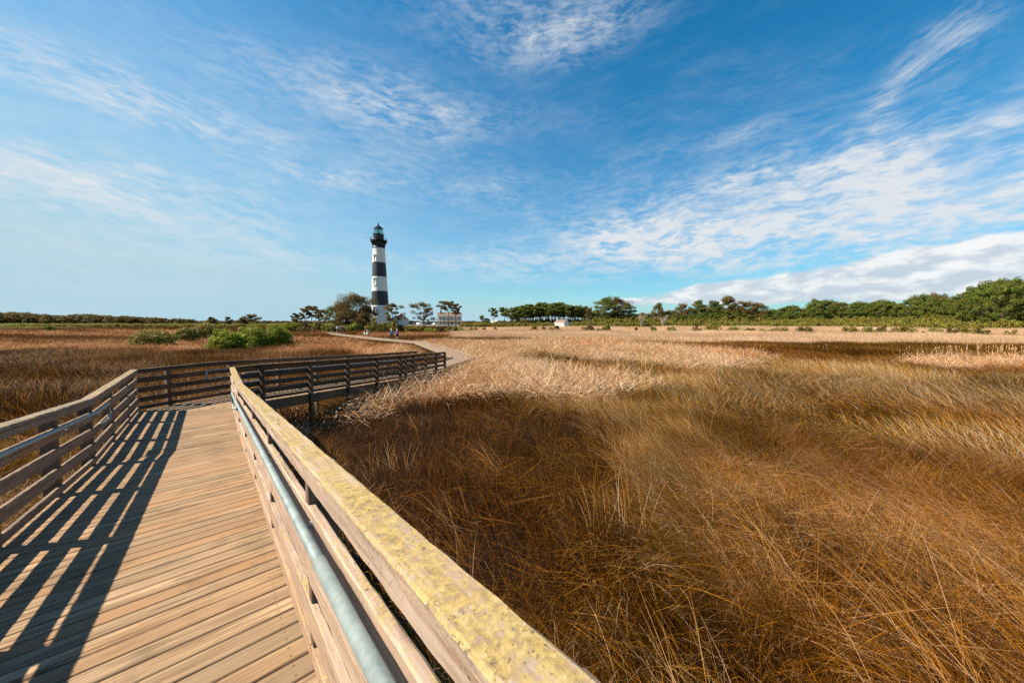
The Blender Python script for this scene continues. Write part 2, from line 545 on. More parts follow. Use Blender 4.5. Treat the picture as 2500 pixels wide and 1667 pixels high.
M['rush'] = foliage_mat('needlerush', [(.0, (.018, .007, .003)), (.18, (.085, .032, .007)), (.36, (.27, .115, .020)), (.54, (.52, .26, .055)), (.76, (.78, .48, .20)), (1.0, (.92, .72, .50))])
M['litter'] = foliage_mat('dry_cattail_leaves', [(.0, (.16, .06, .025)), (.28, (.46, .24, .11)), (.55, (.80, .54, .32)), (1.0, (.92, .78, .60))], .25, hue=.35, val=.74, sat=1.14)
M['reed'] = foliage_mat('pale_reed', [(.0, (.34, .18, .07)), (.4, (.60, .37, .19)), (.7, (.76, .53, .32)), (1.0, (.82, .64, .44))], .3, hue=.15, val=.98, sat=1.0)


def leaf_mat(name, dark, mid, light, brown=0.0, nscale=.5):
    m, t, out = new_mat(name)
    at = t.n('ShaderNodeAttribute'); at.attribute_name = 'blade'
    sep = t.n('ShaderNodeSeparateColor'); t.link(at.outputs['Color'], sep.inputs[0])
    oi = t.n('ShaderNodeObjectInfo')
    g = t.n('ShaderNodeNewGeometry')
    nz = t.noise(g.outputs['Position'], nscale, 3, .6)
    v = t.m('ADD', t.m('MULTIPLY', sep.outputs[0], .45), t.m('MULTIPLY', nz, .55))
    c = t.ramp(v, [(.25, dark), (.5, mid), (.78, light)])
    b1 = t.m('MULTIPLY', t.remap(t.m('ADD', t.m('MULTIPLY', sep.outputs[2], .6), t.m('MULTIPLY', nz, .6)), .55, .8), brown)
    c = t.mix(b1, c, (.19, .085, .025))
    c = t.mix(t.m('MULTIPLY', oi.outputs['Random'], .30), c, tuple(x * .55 for x in mid))
    a = t.n('ShaderNodeBsdfPrincipled')
    t.put(a.inputs['Base Color'], c); a.inputs['Roughness'].default_value = .6
    a.inputs['Specular IOR Level'].default_value = .25
    b = t.n('ShaderNodeBsdfTranslucent'); t.put(b.inputs[0], c)
    mx = t.n('ShaderNodeMixShader'); mx.inputs[0].default_value = .32
    t.link(a.outputs[0], mx.inputs[1]); t.link(b.outputs[0], mx.inputs[2]); t.link(mx.outputs[0], out.inputs[0])
    return m


M['pine'] = leaf_mat('pine_needles', (.04, .07, .010), (.105, .15, .018), (.22, .25, .03), .35)
M['pine_brown'] = leaf_mat('browned_pine_needles', (.05, .05, .011), (.12, .10, .022), (.22, .15, .035), .75)
M['pine_far'] = leaf_mat('far_pine_needles', (.07, .065, .022), (.16, .13, .04), (.26, .20, .06), .6)
M['myrtle'] = leaf_mat('wax_myrtle_leaves', (.07, .11, .008), (.21, .26, .015), (.46, .47, .045), .10, 1.2)
M['shrub'] = leaf_mat('shrub_leaves', (.085, .085, .012), (.20, .20, .025), (.36, .32, .045), .5, .8)
M['bark'] = simple('pine_bark', (.12, .085, .065), .9, 0, .35, 3.0)
M['twig'] = simple('bare_twigs', (.34, .28, .22), .9, 0, .2, 3.0)


# ------------------------------------------------------------------ terrain
def ramp01(x, a, b):
    t = min(1, max(0, (x - a) / (b - a)))
    return t * t * (3 - 2 * t)


CREEK = [(-26, -4), (-17, 1.0), (-11.5, 3.6), (-9.3, 7.0), (-7.7, 9.6), (-6.6, 10.9), (-7.6, 13.2), (-12.5, 17)]


def seg_dist(x, y, pts):
    best = 1e9
    for (ax, ay), (bx, by) in zip(pts[:-1], pts[1:]):
        vx, vy = bx - ax, by - ay
        t = max(0, min(1, ((x - ax) * vx + (y - ay) * vy) / (vx * vx + vy * vy)))
        best = min(best, math.hypot(x - ax - t * vx, y - ay - t * vy))
    return best


def ground_z(x, y):
    d = math.hypot(x, y)
    z = .95 * ramp01(d, 70, 150)
    z += .10 * mnoise.noise(Vector((x * .08, y * .08, 0))) * (1 - ramp01(d, 120, 160))
    if d < 34:
        c = seg_dist(x, y, CREEK)
        z -= .45 * (1 - ramp01(c, .45, 1.3))
    return z


def axis(lims):
    out = []
    for a, b, s in lims: out += list(np.arange(a, b, s))
    return out


xs = axis([(-3000, -400, 400), (-400, -100, 25), (-100, -24, 4), (-24, 24, .5), (24, 100, 4), (100, 400, 25), (400, 3001, 400)])
ys = axis([(-3000, -400, 400), (-400, -60, 40), (-60, -8, 4), (-8, 28, .5), (28, 120, 4), (120, 400, 20), (400, 5001, 400)])
gv = [(x, y, ground_z(x, y)) for y in ys for x in xs]
nx_ = len(xs)
gf = [(j * nx_ + i, j * nx_ + i + 1, (j + 1) * nx_ + i + 1, (j + 1) * nx_ + i) for j in range(len(ys) - 1) for i in range(nx_ - 1)]
ground = link('ground', mesh_from('ground', gv, gf, True), M['ground'])
tag(ground, kind='structure')
wm = MB()
wm.add([(-34, -12, -.26), (4, -12, -.26), (4, 30, -.26), (-34, 30, -.26)], [(0, 1, 2, 3)])
water = wm.obj('water', M['water'])
tag(water, kind='structure')


def G(px, py, z=.85):
    """point of the level z (metres over the marsh) seen at photo pixel px, py"""
    c, s = math.cos(PITCH), math.sin(PITCH)
    a, b = px - 1250.0, -(py - 833.5)
    d = (a, F * c + b * s, -F * s + b * c)
    t = (z - CAMZ) / d[2]
    return (d[0] * t, d[1] * t)


def AT(px, py, Y):
    """point at depth Y seen at photo pixel px, py"""
    c, s = math.cos(PITCH), math.sin(PITCH)
    a, b = px - 1250.0, -(py - 833.5)
    d = (a, F * c + b * s, -F * s + b * c)
    t = Y / d[1]
    return (d[0] * t, Y, CAMZ + d[2] * t)


# ------------------------------------------------------------------ boardwalk layout
U = Vector((-.66, .752, 0)).normalized()          # heading of the near ramp
V = Vector((U.y, -U.x, 0))                        # to its right
RR, RL = .313, -1.49                               # inner faces of the two railings
W = RR - RL
SLOPE1 = 1 / 12.0
KINK = 8.5
DZ = CAMZ - 1.60


def dz1(s):
    return DZ - min(s, KINK) * SLOPE1


def P1(s, r, h=0.0):
    p = U * s + V * r
    return Vector((p.x, p.y, dz1(s) + h))


TURN = R(61.8)
H1 = math.atan2(U.x, U.y)
H2 = H1 + TURN
D2 = Vector((math.sin(H2), math.cos(H2), 0)); N2 = Vector((D2.y, -D2.x, 0))
S_R = 11.85
S_L = S_R + W * math.tan(TURN / 2)
CR = U * S_R + V * RR
CL = U * S_L + V * RL
L2, FLAT2, SL2 = 7.0, .75, 1 / 19.0
H3 = R(12.0)
D3 = Vector((math.sin(H3), math.cos(H3), 0)); N3 = Vector((D3.y, -D3.x, 0))
L3 = 4.9
ZL = dz1(99)


def dz2(d):
    return ZL - max(0, d - FLAT2) * SL2


def dz3(d):
    return dz2(L2) - d * SL2


K2R = CR + D2 * L2                                # inner faces at the second bend
half3 = (H3 - H2) / 2
K2L = K2R - N2 * W + D2 * (W * math.tan(half3))
E3R = K2R + D3 * L3
E3L = E3R - N3 * W
PATHZ = dz3(L3)


def beam_mesh(L, w, h, m0=0.0, m1=0.0, bev=.004):
    """board along +X from 0 to L, y in +-w/2, z in 0..h; ends cut at angles m0, m1 in plan"""
    vs = []
    b = min(bev, w * .2, h * .2)
    prof = [(-w / 2 + b, 0), (w / 2 - b, 0), (w / 2, b), (w / 2, h - b), (w / 2 - b, h), (-w / 2 + b, h), (-w / 2, h - b), (-w / 2, b)]
    for end, mm in ((0, m0), (L, m1)):
        for y, z in prof: vs.append((end + y * math.tan(mm), y, z))
    fs = [tuple(range(7, -1, -1)), tuple(range(8, 16))]
    for j in range(8):
        k = (j + 1) % 8
        fs.append((j, k, k + 8, j + 8))
    return vs, fs


def rough_beam(L, w, h, m0, m1, bev, amp, seed):
    g = np.random.default_rng(seed)
    n = max(2, int(L / .07))
    b = min(bev, w * .2, h * .2)
    prof = [(-w / 2 + b, 0), (w / 2 - b, 0), (w / 2, b), (w / 2, h - b), (w / 2 - b, h), (-w / 2 + b, h), (-w / 2, h - b), (-w / 2, b)]
    vs = []; fs = []
    for i in range(n + 1):
        x = L * i / n
        for j, (y, z) in enumerate(prof):
            k = amp if 0 < i < n else amp * .5
            dy = g.normal(0, k); dz = g.normal(0, k * .8)
            if g.random() < .06: dy -= math.copysign(abs(g.normal(0, k * 2.5)), y); 
            vs.append((x + (y * math.tan(m0) if i == 0 else (y * math.tan(m1) if i == n else 0)), y + dy, z + dz))
    for i in range(n):
        for j in range(8):
            k = (j + 1) % 8
            fs.append((i * 8 + j, i * 8 + k, i * 8 + 8 + k, i * 8 + 8 + j))
    fs.append(tuple(range(7, -1, -1))); fs.append(tuple(range(n * 8, n * 8 + 8)))
    return vs, fs


def beam(name, A, B, w, h, mat, parent, m0=0.0, m1=0.0, bev=.004, rough=0.0):
    """horizontal or sloping board with its underside centre line from A to B"""
    A = Vector(A); B = Vector(B)
    d = B - A
    L = d.length
    vs, fs = rough_beam(L, w, h, m0, m1, bev, rough, int(L * 1000) + int(A.z * 977)) if rough else beam_mesh(L, w, h, m0, m1, bev)
    x = d.normalized(); y = Vector((-d.y, d.x, 0)).normalized(); z = x.cross(y)
    rot = Matrix((x, y, z)).transposed().to_euler()
    return link(name, mesh_from(name, vs, fs), mat, parent, A - parent.location, rot)


def post(name, p, zb, zt, wx, wy, heading, mat, parent):
    L = zt - zb
    vs, fs = beam_mesh(L, wx, wy)
    vs = [(x, y, z - wy / 2) for x, y, z in vs]
    x = Vector((0, 0, 1)); y = Vector((math.cos(heading), -math.sin(heading), 0)); z = x.cross(y)
    rot = Matrix((x, y, z)).transposed().to_euler()
    return link(name, mesh_from(name, vs, fs), mat, parent, Vector((p[0], p[1], zb)) - parent.location, rot)


ROWS = [(.968, .073), (.722, .14), (.465, .14), (.22, .14), (.035, .09)]     # underside height and depth of the rail boards


def offset_line(base, d, n, side, dist):
    """point at distance d along, moved outward from the walkway face"""
    return None


def rail_run(root, pt, zf, n_out, heading, s0, s1, joints, m0, m1, mats, kink=None, rows=ROWS, capw=.138, capo=.058):
    """boards and cap of one straight run; pt(s) gives the inner face, joints where boards butt"""
    cap, board = mats
    for ri, (hb, hh) in enumerate(rows):
        js = joints[ri % len(joints)]
        cuts = [s0] + [j for j in js if s0 + .3 < j < s1 - .3] + [s1]
        if kink is not None and s0 < kink < s1: cuts.append(kink)
        cuts = sorted(set(cuts))
        for a, b in zip(cuts[:-1], cuts[1:]):
            ga = .002 if a > s0 else 0; gb = .002 if b < s1 else 0
            wob = random.uniform(-.004, .004)
            A = pt(a + ga) + n_out * (.019 + wob * .5); B = pt(b - gb) + n_out * (.019 + wob * .5)
            A.z = zf(a + ga) + hb + wob; B.z = zf(b - gb) + hb + random.uniform(-.003, .003)
            beam('rail_board', A, B, .038, hh + random.uniform(-.003, .003), board[ri] if isinstance(board, list) else board, root,
                 m0 if a == s0 else 0, m1 if b == s1 else 0, .006, .0010)
    js = joints[-1]
    cuts = [s0] + [j for j in js if s0 + .3 < j < s1 - .3] + [s1]
    if kink is not None and s0 < kink < s1: cuts.append(kink)
    cuts = sorted(set(cuts))
    for a, b in zip(cuts[:-1], cuts[1:]):
        ga = .003 if a > s0 else 0; gb = .003 if b < s1 else 0
        A = pt(a + ga) + n_out * capo; B = pt(b - gb) + n_out * capo
        A.z = zf(a + ga) + 1.042; B.z = zf(b - gb) + 1.042
        beam('cap_board', A, B, capw, .042, cap, root, m0 if a == s0 else 0, m1 if b == s1 else 0, .008, .0014)


def posts_at(root, pt, zf, n_out, heading, ss, mat, zb=-.55, deep=.090):
    for s in ss:
        p = pt(s) + n_out * (.040 + deep / 2)
        post('post', (p.x, p.y), zb, zf(s) + 1.039, .135, deep, heading, mat, root)


def handrail(root, pts, r, brackets, name='handrail'):
    mb = MB()
    mb.tube([Vector(p) - root.location for p in pts], r, 14)
    h = mb.obj(name, M['galv'], root, smooth=True)
    for (a, b) in brackets:       # a on the pipe, b on the board
        a = Vector(a) - root.location; b = Vector(b) - root.location
        k = MB()
        mid = Vector((a.x * .35 + b.x * .65, a.y * .35 + b.y * .65, a.z - .055))
        k.tube([a + Vector((0, 0, -.015)), Vector((a.x, a.y, a.z - .045)), mid, b + Vector((0, 0, -.055))], .007, 6)
        n = (b - a); n.z = 0; n.normalize()
        k.tube([b + Vector((0, 0, -.055)) - n * .012, b + Vector((0, 0, -.055)) + n * .001], .026, 10)
        k.obj('bracket', M['galv'], h)
    return h


def arc(c, a0, a1, r, ex, ez, n=6):
    return [Vector(c) + Vector(ex) * (math.cos(R(a0 + (a1 - a0) * i / n)) * r) + Vector(ez) * (math.sin(R(a0 + (a1 - a0) * i / n)) * r) for i in range(n + 1)]


# ---- near left railing
mitre = TURN / 2
rl = empty('railing', P1(4, RL))
tag(rl, 'shaded wooden railing with blue pipe handrail left of the near ramp', 'railing')
ptL = lambda s: U * s + V * RL
jL = [[5.25, 10.0], [2.05, 6.9, 10.1], [3.65, 8.5, 11.6], [5.25, 8.5], [2.05, 6.9, 10.0], [5.25, 11.6]]
rail_run(rl, ptL, dz1, -V, H1, -2.5, S_L, jL, 0, mitre * 1.0, (M['cap_part'], M['rail']), kink=KINK)
posts_at(rl, ptL, dz1, -V, H1, [-2.35, -1.1, .5, 2.05, 3.65, 5.25, 6.9, 8.5, 10.0, 11.6], M['post'])
post('post', tuple((CL - V * .10 - D2 * .06 + U * .06).xy), -.55, ZL + 1.039, .13, .09, H1, M['post'], rl)
hp = []
hl_r = RL + .058
for s in (-2.5, 0, 3, 6, KINK): hp.append(P1(s, hl_r, .86))
e = P1(9.15, hl_r, .86)
hp += arc(e - Vector((0, 0, .06)), 90, 0, .06, U, (0, 0, 1)) + arc(e - Vector((0, 0, .20)), 0, -90, .06, U, (0, 0, 1))
b0 = P1(8.88, hl_r, .60)
hp += [b0, P1(8.78, hl_r - .03, .60), P1(8.77, RL + .003, .60)]
handrail(rl, hp, .0195, [(P1(s, hl_r, .86), P1(s, RL, .86)) for s in (-1.1, .5, 2.1, 3.7, 5.2, 6.9, 8.4)])

# ---- near right railing
rr = empty('railing', P1(4, RR))
tag(rr, 'sunlit wooden railing with yellow lichened cap running to the lower right corner', 'railing')
ptR = lambda s: U * s + V * RR
jR = [[3.5, 8.3], [1.9, 6.7], [.3, 5.1], [3.5, 6.7], [1.9, 8.3], [3.45]]
rail_run(rr, ptR, dz1, V, H1, -2.5, S_R, jR, 0, mitre, (M['cap'], M['rail_pale']), kink=KINK, capw=.116, capo=.049)
posts_at(rr, ptR, dz1, V, H1, [-2.35, -1.3, .3, 1.9, 3.5, 5.1, 6.7, 8.4, 10.2], M['post'], deep=.066)
hr_r = RR - .060
hp = []
for s in (-2.5, 0, 3, 6, KINK): hp.append(P1(s, hr_r, .86))
e = P1(8.95, hr_r, .86)
hp += arc(e - Vector((0, 0, .06)), 90, 0, .06, U, (0, 0, 1)) + arc(e - Vector((0, 0, .20)), 0, -90, .06, U, (0, 0, 1))
hp += [P1(8.62, hr_r, .60), P1(8.52, hr_r + .03, .60), P1(8.50, RR - .003, .60)]
hr = handrail(rr, hp, .0195, [(P1(s, hr_r, .86), P1(s, RR, .86)) for s in (-1.3, .2, 1.75, 3.3, 4.9, 6.5, 8.2)])
sl = MB(); sl.tube([P1(-2.5, hr_r, .86) - rr.location, P1(0, hr_r, .86) - rr.location, P1(1.33, hr_r, .86) - rr.location], .0222, 16)
sl.obj('sleeve', M['galv'], hr, smooth=True)

# ---- second stretch, two railings each bending once
def two_run(root, base2, base3, n2, n3, l2, l3, mats, m0, mk, s2off, jn2, jn3):
    p2 = lambda s: base2 + D2 * s
    p3 = lambda s: base3 + D3 * s
    z2 = lambda s: dz2(max(0, s + s2off)) if True else 0
    z3 = lambda s: dz3(s)
    rail_run(root, p2, z2, n2, H2, 0, l2, jn2, m0, mk, mats, kink=FLAT2 - s2off)
    rail_run(root, p3, z3, n3, H3, 0, l3, jn3, mk, 0, mats)
    return p2, p3, z2, z3


mk = half3
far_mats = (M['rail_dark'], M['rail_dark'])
r2l = empty('railing', Vector((CL.x, CL.y, ZL)))
tag(r2l, 'dark railing across the end of the ramp, the farther one of the bridge', 'railing')
l2l = (K2L - CL).length
jj = [[2.3, 5.3], [.8, 3.8, 6.9], [2.3, 6.9], [3.8], [.8, 5.3], [3.8]]
off = (CR - CL).dot(D2)        # the left face starts behind the right one
p2, p3, z2, z3 = two_run(r2l, CL, K2L, -N2, -N3, l2l, L3, far_mats, -mitre, mk, -off, jj, [[1.6], [3.1], [1.6], [3.1], [1.6], [3.1]])
posts_at(r2l, p2, z2, -N2, H2, [.62 + 1.53 * i for i in range(6) if .62 + 1.53 * i < l2l - .1], M['post'])
posts_at(r2l, p3, z3, -N3, H3, [.15, 1.6, 3.1, 4.82], M['post'])


def hand2(root, base2, base3, n_in, n_in3, s_start, l2, z2f):
    q = lambda s, h, o=.095: (lambda p: Vector((p.x, p.y, z2f(s) + h)))(base2 + D2 * s + n_in * o)
    q3 = lambda s, h, o=.095: (lambda p: Vector((p.x, p.y, dz3(s) + h)))(base3 + D3 * s + n_in3 * o)
    e = q(s_start, .86)
    pts = [q(s_start + .35, .60, .003), q(s_start + .33, .60, .06)]
    pts += arc(e - Vector((0, 0, .20)), -90, -180, .06, D2, (0, 0, 1)) + arc(e - Vector((0, 0, .06)), 180, 90, .06, D2, (0, 0, 1))
    pts += [q(s_start + 1.5, .86), q(s_start + 4, .86), q(l2 - .05, .86), q3(.1, .86), q3(2.5, .86), q3(L3 - .25, .86)]
    br = [(q(s, .86), q(s, .86, 0)) for s in [s_start + .7 + 1.53 * i for i in range(4)]] + [(q3(s, .86), q3(s, .86, 0)) for s in (.4, 1.9, 3.4, 4.5)]
    handrail(root, pts, .0195, br)


hand2(r2l, CL, K2L, N2, N3, .95 - off * 0 + .55, l2l, z2)
r2r = empty('railing', Vector((CR.x, CR.y, ZL)))
tag(r2r, 'dark railing of the bridge on its marsh side, posts outside above the dark beam', 'railing')
p2, p3, z2, z3 = two_run(r2r, CR, K2R, N2, N3, L2, L3, far_mats, -mitre, mk, 0, jj, [[1.6], [3.1], [1.6], [3.1], [1.6], [3.1]])
posts_at(r2r, p2, z2, N2, H2, [.75, 2.30, 3.85, 5.35, 6.82], M['rail_dark'])
posts_at(r2r, p3, z3, N3, H3, [.25, 1.0, 2.3, 3.6, 4.84], M['rail_dark'])
hand2(r2r, CR, K2R, -N2, -N3, .42, L2, z2)

# ---- decks
bw = empty('boardwalk', P1(6, -.6))
bw['kind'] = 'structure'
PW, PG = .1345, .0105
plank_meshes = {}


def plank(A, B, w=PW, th=.036, mat=None, parent=None, m0=0.0, m1=0.0, name='plank'):
    """A to B: underside centre line across the walkway"""
    A = Vector(A) + Vector((0, 0, random.uniform(-.0015, .0015))); B = Vector(B) + Vector((0, 0, random.uniform(-.0015, .0015)))
    L = (B - A).length
    key = (round(L, 2), round(w, 3), round(m0, 2), round(m1, 2))
    if key not in plank_meshes:
        vs, fs = beam_mesh(key[0], w, th, m0, m1, .006)
        plank_meshes[key] = mesh_from('plank', vs, fs, mats=[mat])
    d = (B - A)
    x = d.normalized(); y = Vector((-d.y, d.x, 0)).normalized(); z = x.cross(y)
    o = link(name, plank_meshes[key], None, parent, A - parent.location, Matrix((x, y, z)).transposed().to_euler())
    return o


OUT = .062
s = -2.4
while s < S_R - .10:
    o = plank(P1(s, RL - OUT + random.uniform(-.004, .004), -.037), P1(s, RR + OUT + random.uniform(-.004, .004), -.037), mat=M['deck'], parent=bw)
    o.rotation_euler.rotate_axis('X', -math.atan(SLOPE1) * (1 if s < KINK else 0))
    s += PW + PG


def line_hit(p, d, q, e):
    """intersection of p+t d with q+u e in plan, returns t"""
    den = d.x * e.y - d.y * e.x
    return ((q.x - p.x) * e.y - (q.y - p.y) * e.x) / den


# turning triangle of the landing: boards run with the direction between the two stretches
s_end = s - (PW + PG) / 2
Lend = U * (s_end + .004) + V * (RL - OUT)
Rend = U * (s_end + .004) + V * (RR + OUT)
Bl = CL - N2 * OUT - V * 0
# boards parallel to the first row until the back railing cuts them
q = s_end + .004 + PW / 2
backp = CL - N2 * OUT
while True:
    a = U * q + V * (RL - OUT)
    t = line_hit(a, V, backp, D2)
    # from left wall to the back railing
    if q < S_L + .02:
        a0 = a
    else:
        break
    lim = line_hit(a, V, CR, (CL - CR))         # up to the mitre line
    if lim < .16: break
    a1 = a + V * lim
    o = plank(Vector((a0.x, a0.y, ZL - .037)), Vector((a1.x, a1.y, ZL - .037)), mat=M['deck'], parent=bw, m1=-(math.pi / 2 - math.atan2(W, (CL - CR).dot(U))) * 1.0 if False else 0)
    q += PW + PG
# boards of the second stretch, cut by the mitre line until clear of it
d = -1.0
n_extra = 0
while d < L2 + 0.0:
    a = CR + D2 * d + N2 * OUT
    b = CR + D2 * d - N2 * (W + OUT)
    if d < 0.06:
        t = line_hit(b, N2, CR, (CL - CR))
        if t < .2:
            d += PW + PG; continue
        a = b + N2 * t
    if d > L2 - .25:
        t = line_hit(a, -N2, K2R, (K2L - K2R))
    zz = dz2(max(d, 0)) - .037
    if d < .06: zz -= .0
    o = plank(Vector((b.x, b.y, zz)), Vector((a.x, a.y, zz)), mat=M['deck'], parent=bw)
    d += PW + PG
d = .10
while d < L3:
    a = K2R + D3 * d + N3 * OUT; b = K2R + D3 * d - N3 * (W + OUT)
    zz = dz3(d) - .037
    plank(Vector((b.x, b.y, zz)), Vector((a.x, a.y, zz)), mat=M['deck'], parent=bw)
    d += PW + PG
# the low path beyond, edges as corner points
PR = [E3R + N3 * .06, Vector((-2.75, 27.0, 0)), Vector((-11.6, 47.0, 0)), Vector((-22.0, 57.8, 0)), Vector((-39.0, 78.0, 0)), Vector((-52, 98, 0)), Vector((-58, 120, 0))]
PWID = W + .16


def left_of(pts, w):
    out = []
    for i, p in enumerate(pts):
        d0 = (pts[i] - pts[i - 1]).normalized() if i else (pts[1] - pts[0]).normalized()
        d1 = (pts[i + 1] - pts[i]).normalized() if i < len(pts) - 1 else d0
        d0.z = d1.z = 0
        n = Vector((-(d0.y + d1.y), d0.x + d1.x, 0)).normalized()
        k = w / max(.3, n.dot(Vector((-d0.y, d0.x, 0))))
        out.append(p + n * k)
    return out


PL = left_of(PR, PWID)
for p in PR + PL: p.z = 0


def path_z(x, y):
    d = math.hypot(x, y)
    return PATHZ + .0 * d - .05 * ramp01(d, 24, 60) + .15 * ramp01(d, 80, 130)


n_par = 0
stuffb = MB()
for i in range(len(PR) - 1):
    a0, a1, b0, b1 = PR[i], PR[i + 1], PL[i], PL[i + 1]
    L = ((a1 - a0).length + (b1 - b0).length) / 2
    step = .145
    n = int(L / step)
    for k in range(n):
        f = (k + .5) / n
        A = a0.lerp(a1, f); B = b0.lerp(b1, f)
        far = A.length > 36
        wa = (a1 - a0).length / n - .006; wb = (b1 - b0).length / n - .006
        z = path_z(A.x, A.y)
        da = (a1 - a0).normalized(); db = (b1 - b0).normalized()
        vs = []
        for zz in (z - .036, z):
            vs += [A - da * wa / 2 + Vector((0, 0, zz)), A + da * wa / 2 + Vector((0, 0, zz)), B + db * wb / 2 + Vector((0, 0, zz)), B - db * wb / 2 + Vector((0, 0, zz))]
        fs = [(3, 2, 1, 0), (4, 5, 6, 7), (0, 1, 5, 4), (1, 2, 6, 5), (2, 3, 7, 6), (3, 0, 4, 7)]
        if far or n_par > 95:
            stuffb.add([v - bw.location for v in vs], fs)
        else:
            c = (A + B) / 2 + Vector((0, 0, z))
            x = (B - A).normalized(); y = Vector((-x.y, x.x, 0)); mt = Matrix((x, y, Vector((0, 0, 1))))
            me = mesh_from('plank', [mt @ (v - c) for v in vs], fs, mats=[M['deck2']])
            link('plank', me, None, bw, c - bw.location, mt.transposed().to_euler())
            n_par += 1
o = stuffb.obj('far_planks', M['deck2'], bw); o['kind'] = 'stuff'
# curbs along the path and beams below
for pts, side in ((PR, 1), (PL, -1)):
    for i in range(len(pts) - 1):
        a, b = pts[i], pts[i + 1]
        L = (b - a).length
        n = max(1, int(round(L / 3.6)))
        if i == 0 and side == 1: pass
        for k in range(n):
            A = a.lerp(b, k / n); B = a.lerp(b, (k + 1) / n - .002)
            nn = Vector((-(b - a).y, (b - a).x, 0)).normalized() * (.045 * side)
            A = A + nn; B = B + nn
            A.z = path_z(A.x, A.y) + .045; B.z = path_z(B.x, B.y) + .045
            beam('curb', A, B, .09, .09, M['curb'], bw)


def stringer(a, b, za, zb, h=.27, w=.05, m0=0., m1=0.):
    A = Vector((a.x, a.y, za - .038 - h)); B = Vector((b.x, b.y, zb - .038 - h))
    beam('stringer', A, B, w, h, M['stringer'], bw, m0, m1)


for r in (RL + .02, (RL + RR) / 2, RR + .03):
    stringer(U * -2.4 + V * r, U * KINK + V * r, dz1(-2.4), ZL)
    stringer(U * KINK + V * r, U * (S_R if r > -.5 else S_L) + V * r, ZL, ZL)
for o_ in (-.028, W / 2, W - .03):
    a = CR - N2 * o_; b = K2R - N2 * o_
    stringer(a, a + D2 * FLAT2, ZL, ZL); stringer(a + D2 * FLAT2, b, ZL, dz2(L2))
    c = K2R - N3 * o_
    stringer(c, c + D3 * L3, dz2(L2), PATHZ)
for i in range(len(PR) - 1):
    a, b = PR[i], PR[i + 1]
    if a.length < 60:
        stringer(a, b, path_z(a.x, a.y), path_z(b.x, b.y), .2)


# ------------------------------------------------------------------ zones of the marsh, in plan
def poly(pts, z=.85):
    return np.array([G(x, y, z) for x, y in pts])


def inside(P, x, y):
    n = len(P); c = False
    j = n - 1
    for i in range(n):
        xi, yi = P[i]; xj, yj = P[j]
        if (yi > y) != (yj > y) and x < (xj - xi) * (y - yi) / (yj - yi) + xi: c = not c
        j = i
    return c


k_ = 1.0629
LITTER = [poly([(a * k_, b * k_) for a, b in P]) for P in [
    [(800, 925), (860, 893), (960, 868), (1040, 842), (1085, 828), (1050, 806), (985, 786), (960, 773), (1120, 775), (1300, 776), (1420, 772), (1440, 784), (1560, 792), (1700, 800), (1760, 815), (1700, 832), (1560, 834), (1480, 822), (1330, 812), (1215, 808), (1195, 820), (1300, 836), (1420, 842), (1520, 868), (1480, 888), (1350, 893), (1180, 888), (1080, 888), (960, 900), (860, 922)],
    [(-300, 775), (-300, 800), (0, 797), (200, 795), (480, 797), (480, 775), (250, 768), (0, 764)],
    [(680, 765), (820, 778), (960, 800), (900, 812), (700, 800), (660, 800)],
    [(2100, 812), (2352, 818), (2700, 830), (2700, 838), (2352, 834), (2120, 826)],
]]
DARK = [poly([(a * k_, b * k_) for a, b in P]) for P in [
    [(1205, 810), (1330, 812), (1480, 824), (1560, 836), (1640, 840), (1500, 858), (1400, 842), (1290, 836), (1200, 820)],
    [(1430, 778), (1700, 780), (2352, 788), (2700, 796), (2700, 822), (2352, 818), (2100, 810), (1760, 802), (1560, 792), (1440, 784)],
    [(1020, 766), (1190, 768), (1200, 774), (1020, 774)],
    [(-300, 806), (480, 802), (900, 806), (1000, 812), (700, 835), (300, 850), (100, 910), (-300, 960)],
]]
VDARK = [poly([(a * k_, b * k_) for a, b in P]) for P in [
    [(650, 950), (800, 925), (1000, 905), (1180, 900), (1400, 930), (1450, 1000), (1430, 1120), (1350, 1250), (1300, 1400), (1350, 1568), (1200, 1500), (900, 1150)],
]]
TALL = [poly([(a * k_, b * k_) for a, b in P], 1.3) for P in [
    [(1050, 750), (1400, 749), (1800, 750), (2352, 752), (2900, 754), (2900, 790), (2352, 779), (1900, 774), (1500, 768), (1200, 765), (1040, 764)],
]]
PALE = [poly([(a * k_, b * k_) for a, b in P]) for P in [
    [(1500, 870), (1800, 850), (2352, 850), (2700, 860), (2900, 960), (2352, 930), (2100, 905), (1800, 905), (1600, 900)],
    [(2100, 960), (2352, 960), (2700, 1000), (2700, 1100), (2352, 1060), (2200, 1030)],
    [(1550, 1040), (1800, 1060), (2000, 1100), (2080, 1160), (1980, 1180), (1750, 1130), (1560, 1090)],
]]


def in_any(L, x, y):
    return any(inside(P, x, y) for P in L)


def nz2(x, y, s, o=0.0):
    return mnoise.noise(Vector((x * s + o, y * s - o, o)))


DECKLINES = [[tuple((U * -3 + V * -.6).xy), tuple((U * (S_R + .5) + V * -.6).xy)],
             [tuple(((CR + CL) / 2).xy), tuple(((K2R + K2L) / 2).xy), tuple(((E3R + E3L) / 2).xy)]]
PATHLINE = [tuple(((a + b) / 2).xy) for a, b in zip(PR, PL)]


def blocked(x, y):
    """0 free, 1 no plants, returns height factor"""
    low = 0
    if math.hypot(x, y) < 40:
        for L in DECKLINES:
            dd = seg_dist(x, y, L)
            if dd < 1.12: low = .55 if y < 14 else .15
        c = seg_dist(x, y, CREEK)
        if c < .48: return 0.0
        if low: return low if c > .6 else 0.0
        if c < 1.1: return .6
    dd = seg_dist(x, y, PATHLINE)
    if dd < 1.04: return 0.0
    if dd < 4.0: return .62 + .3 * (dd - 1.04) / 2.9
    return 1.0


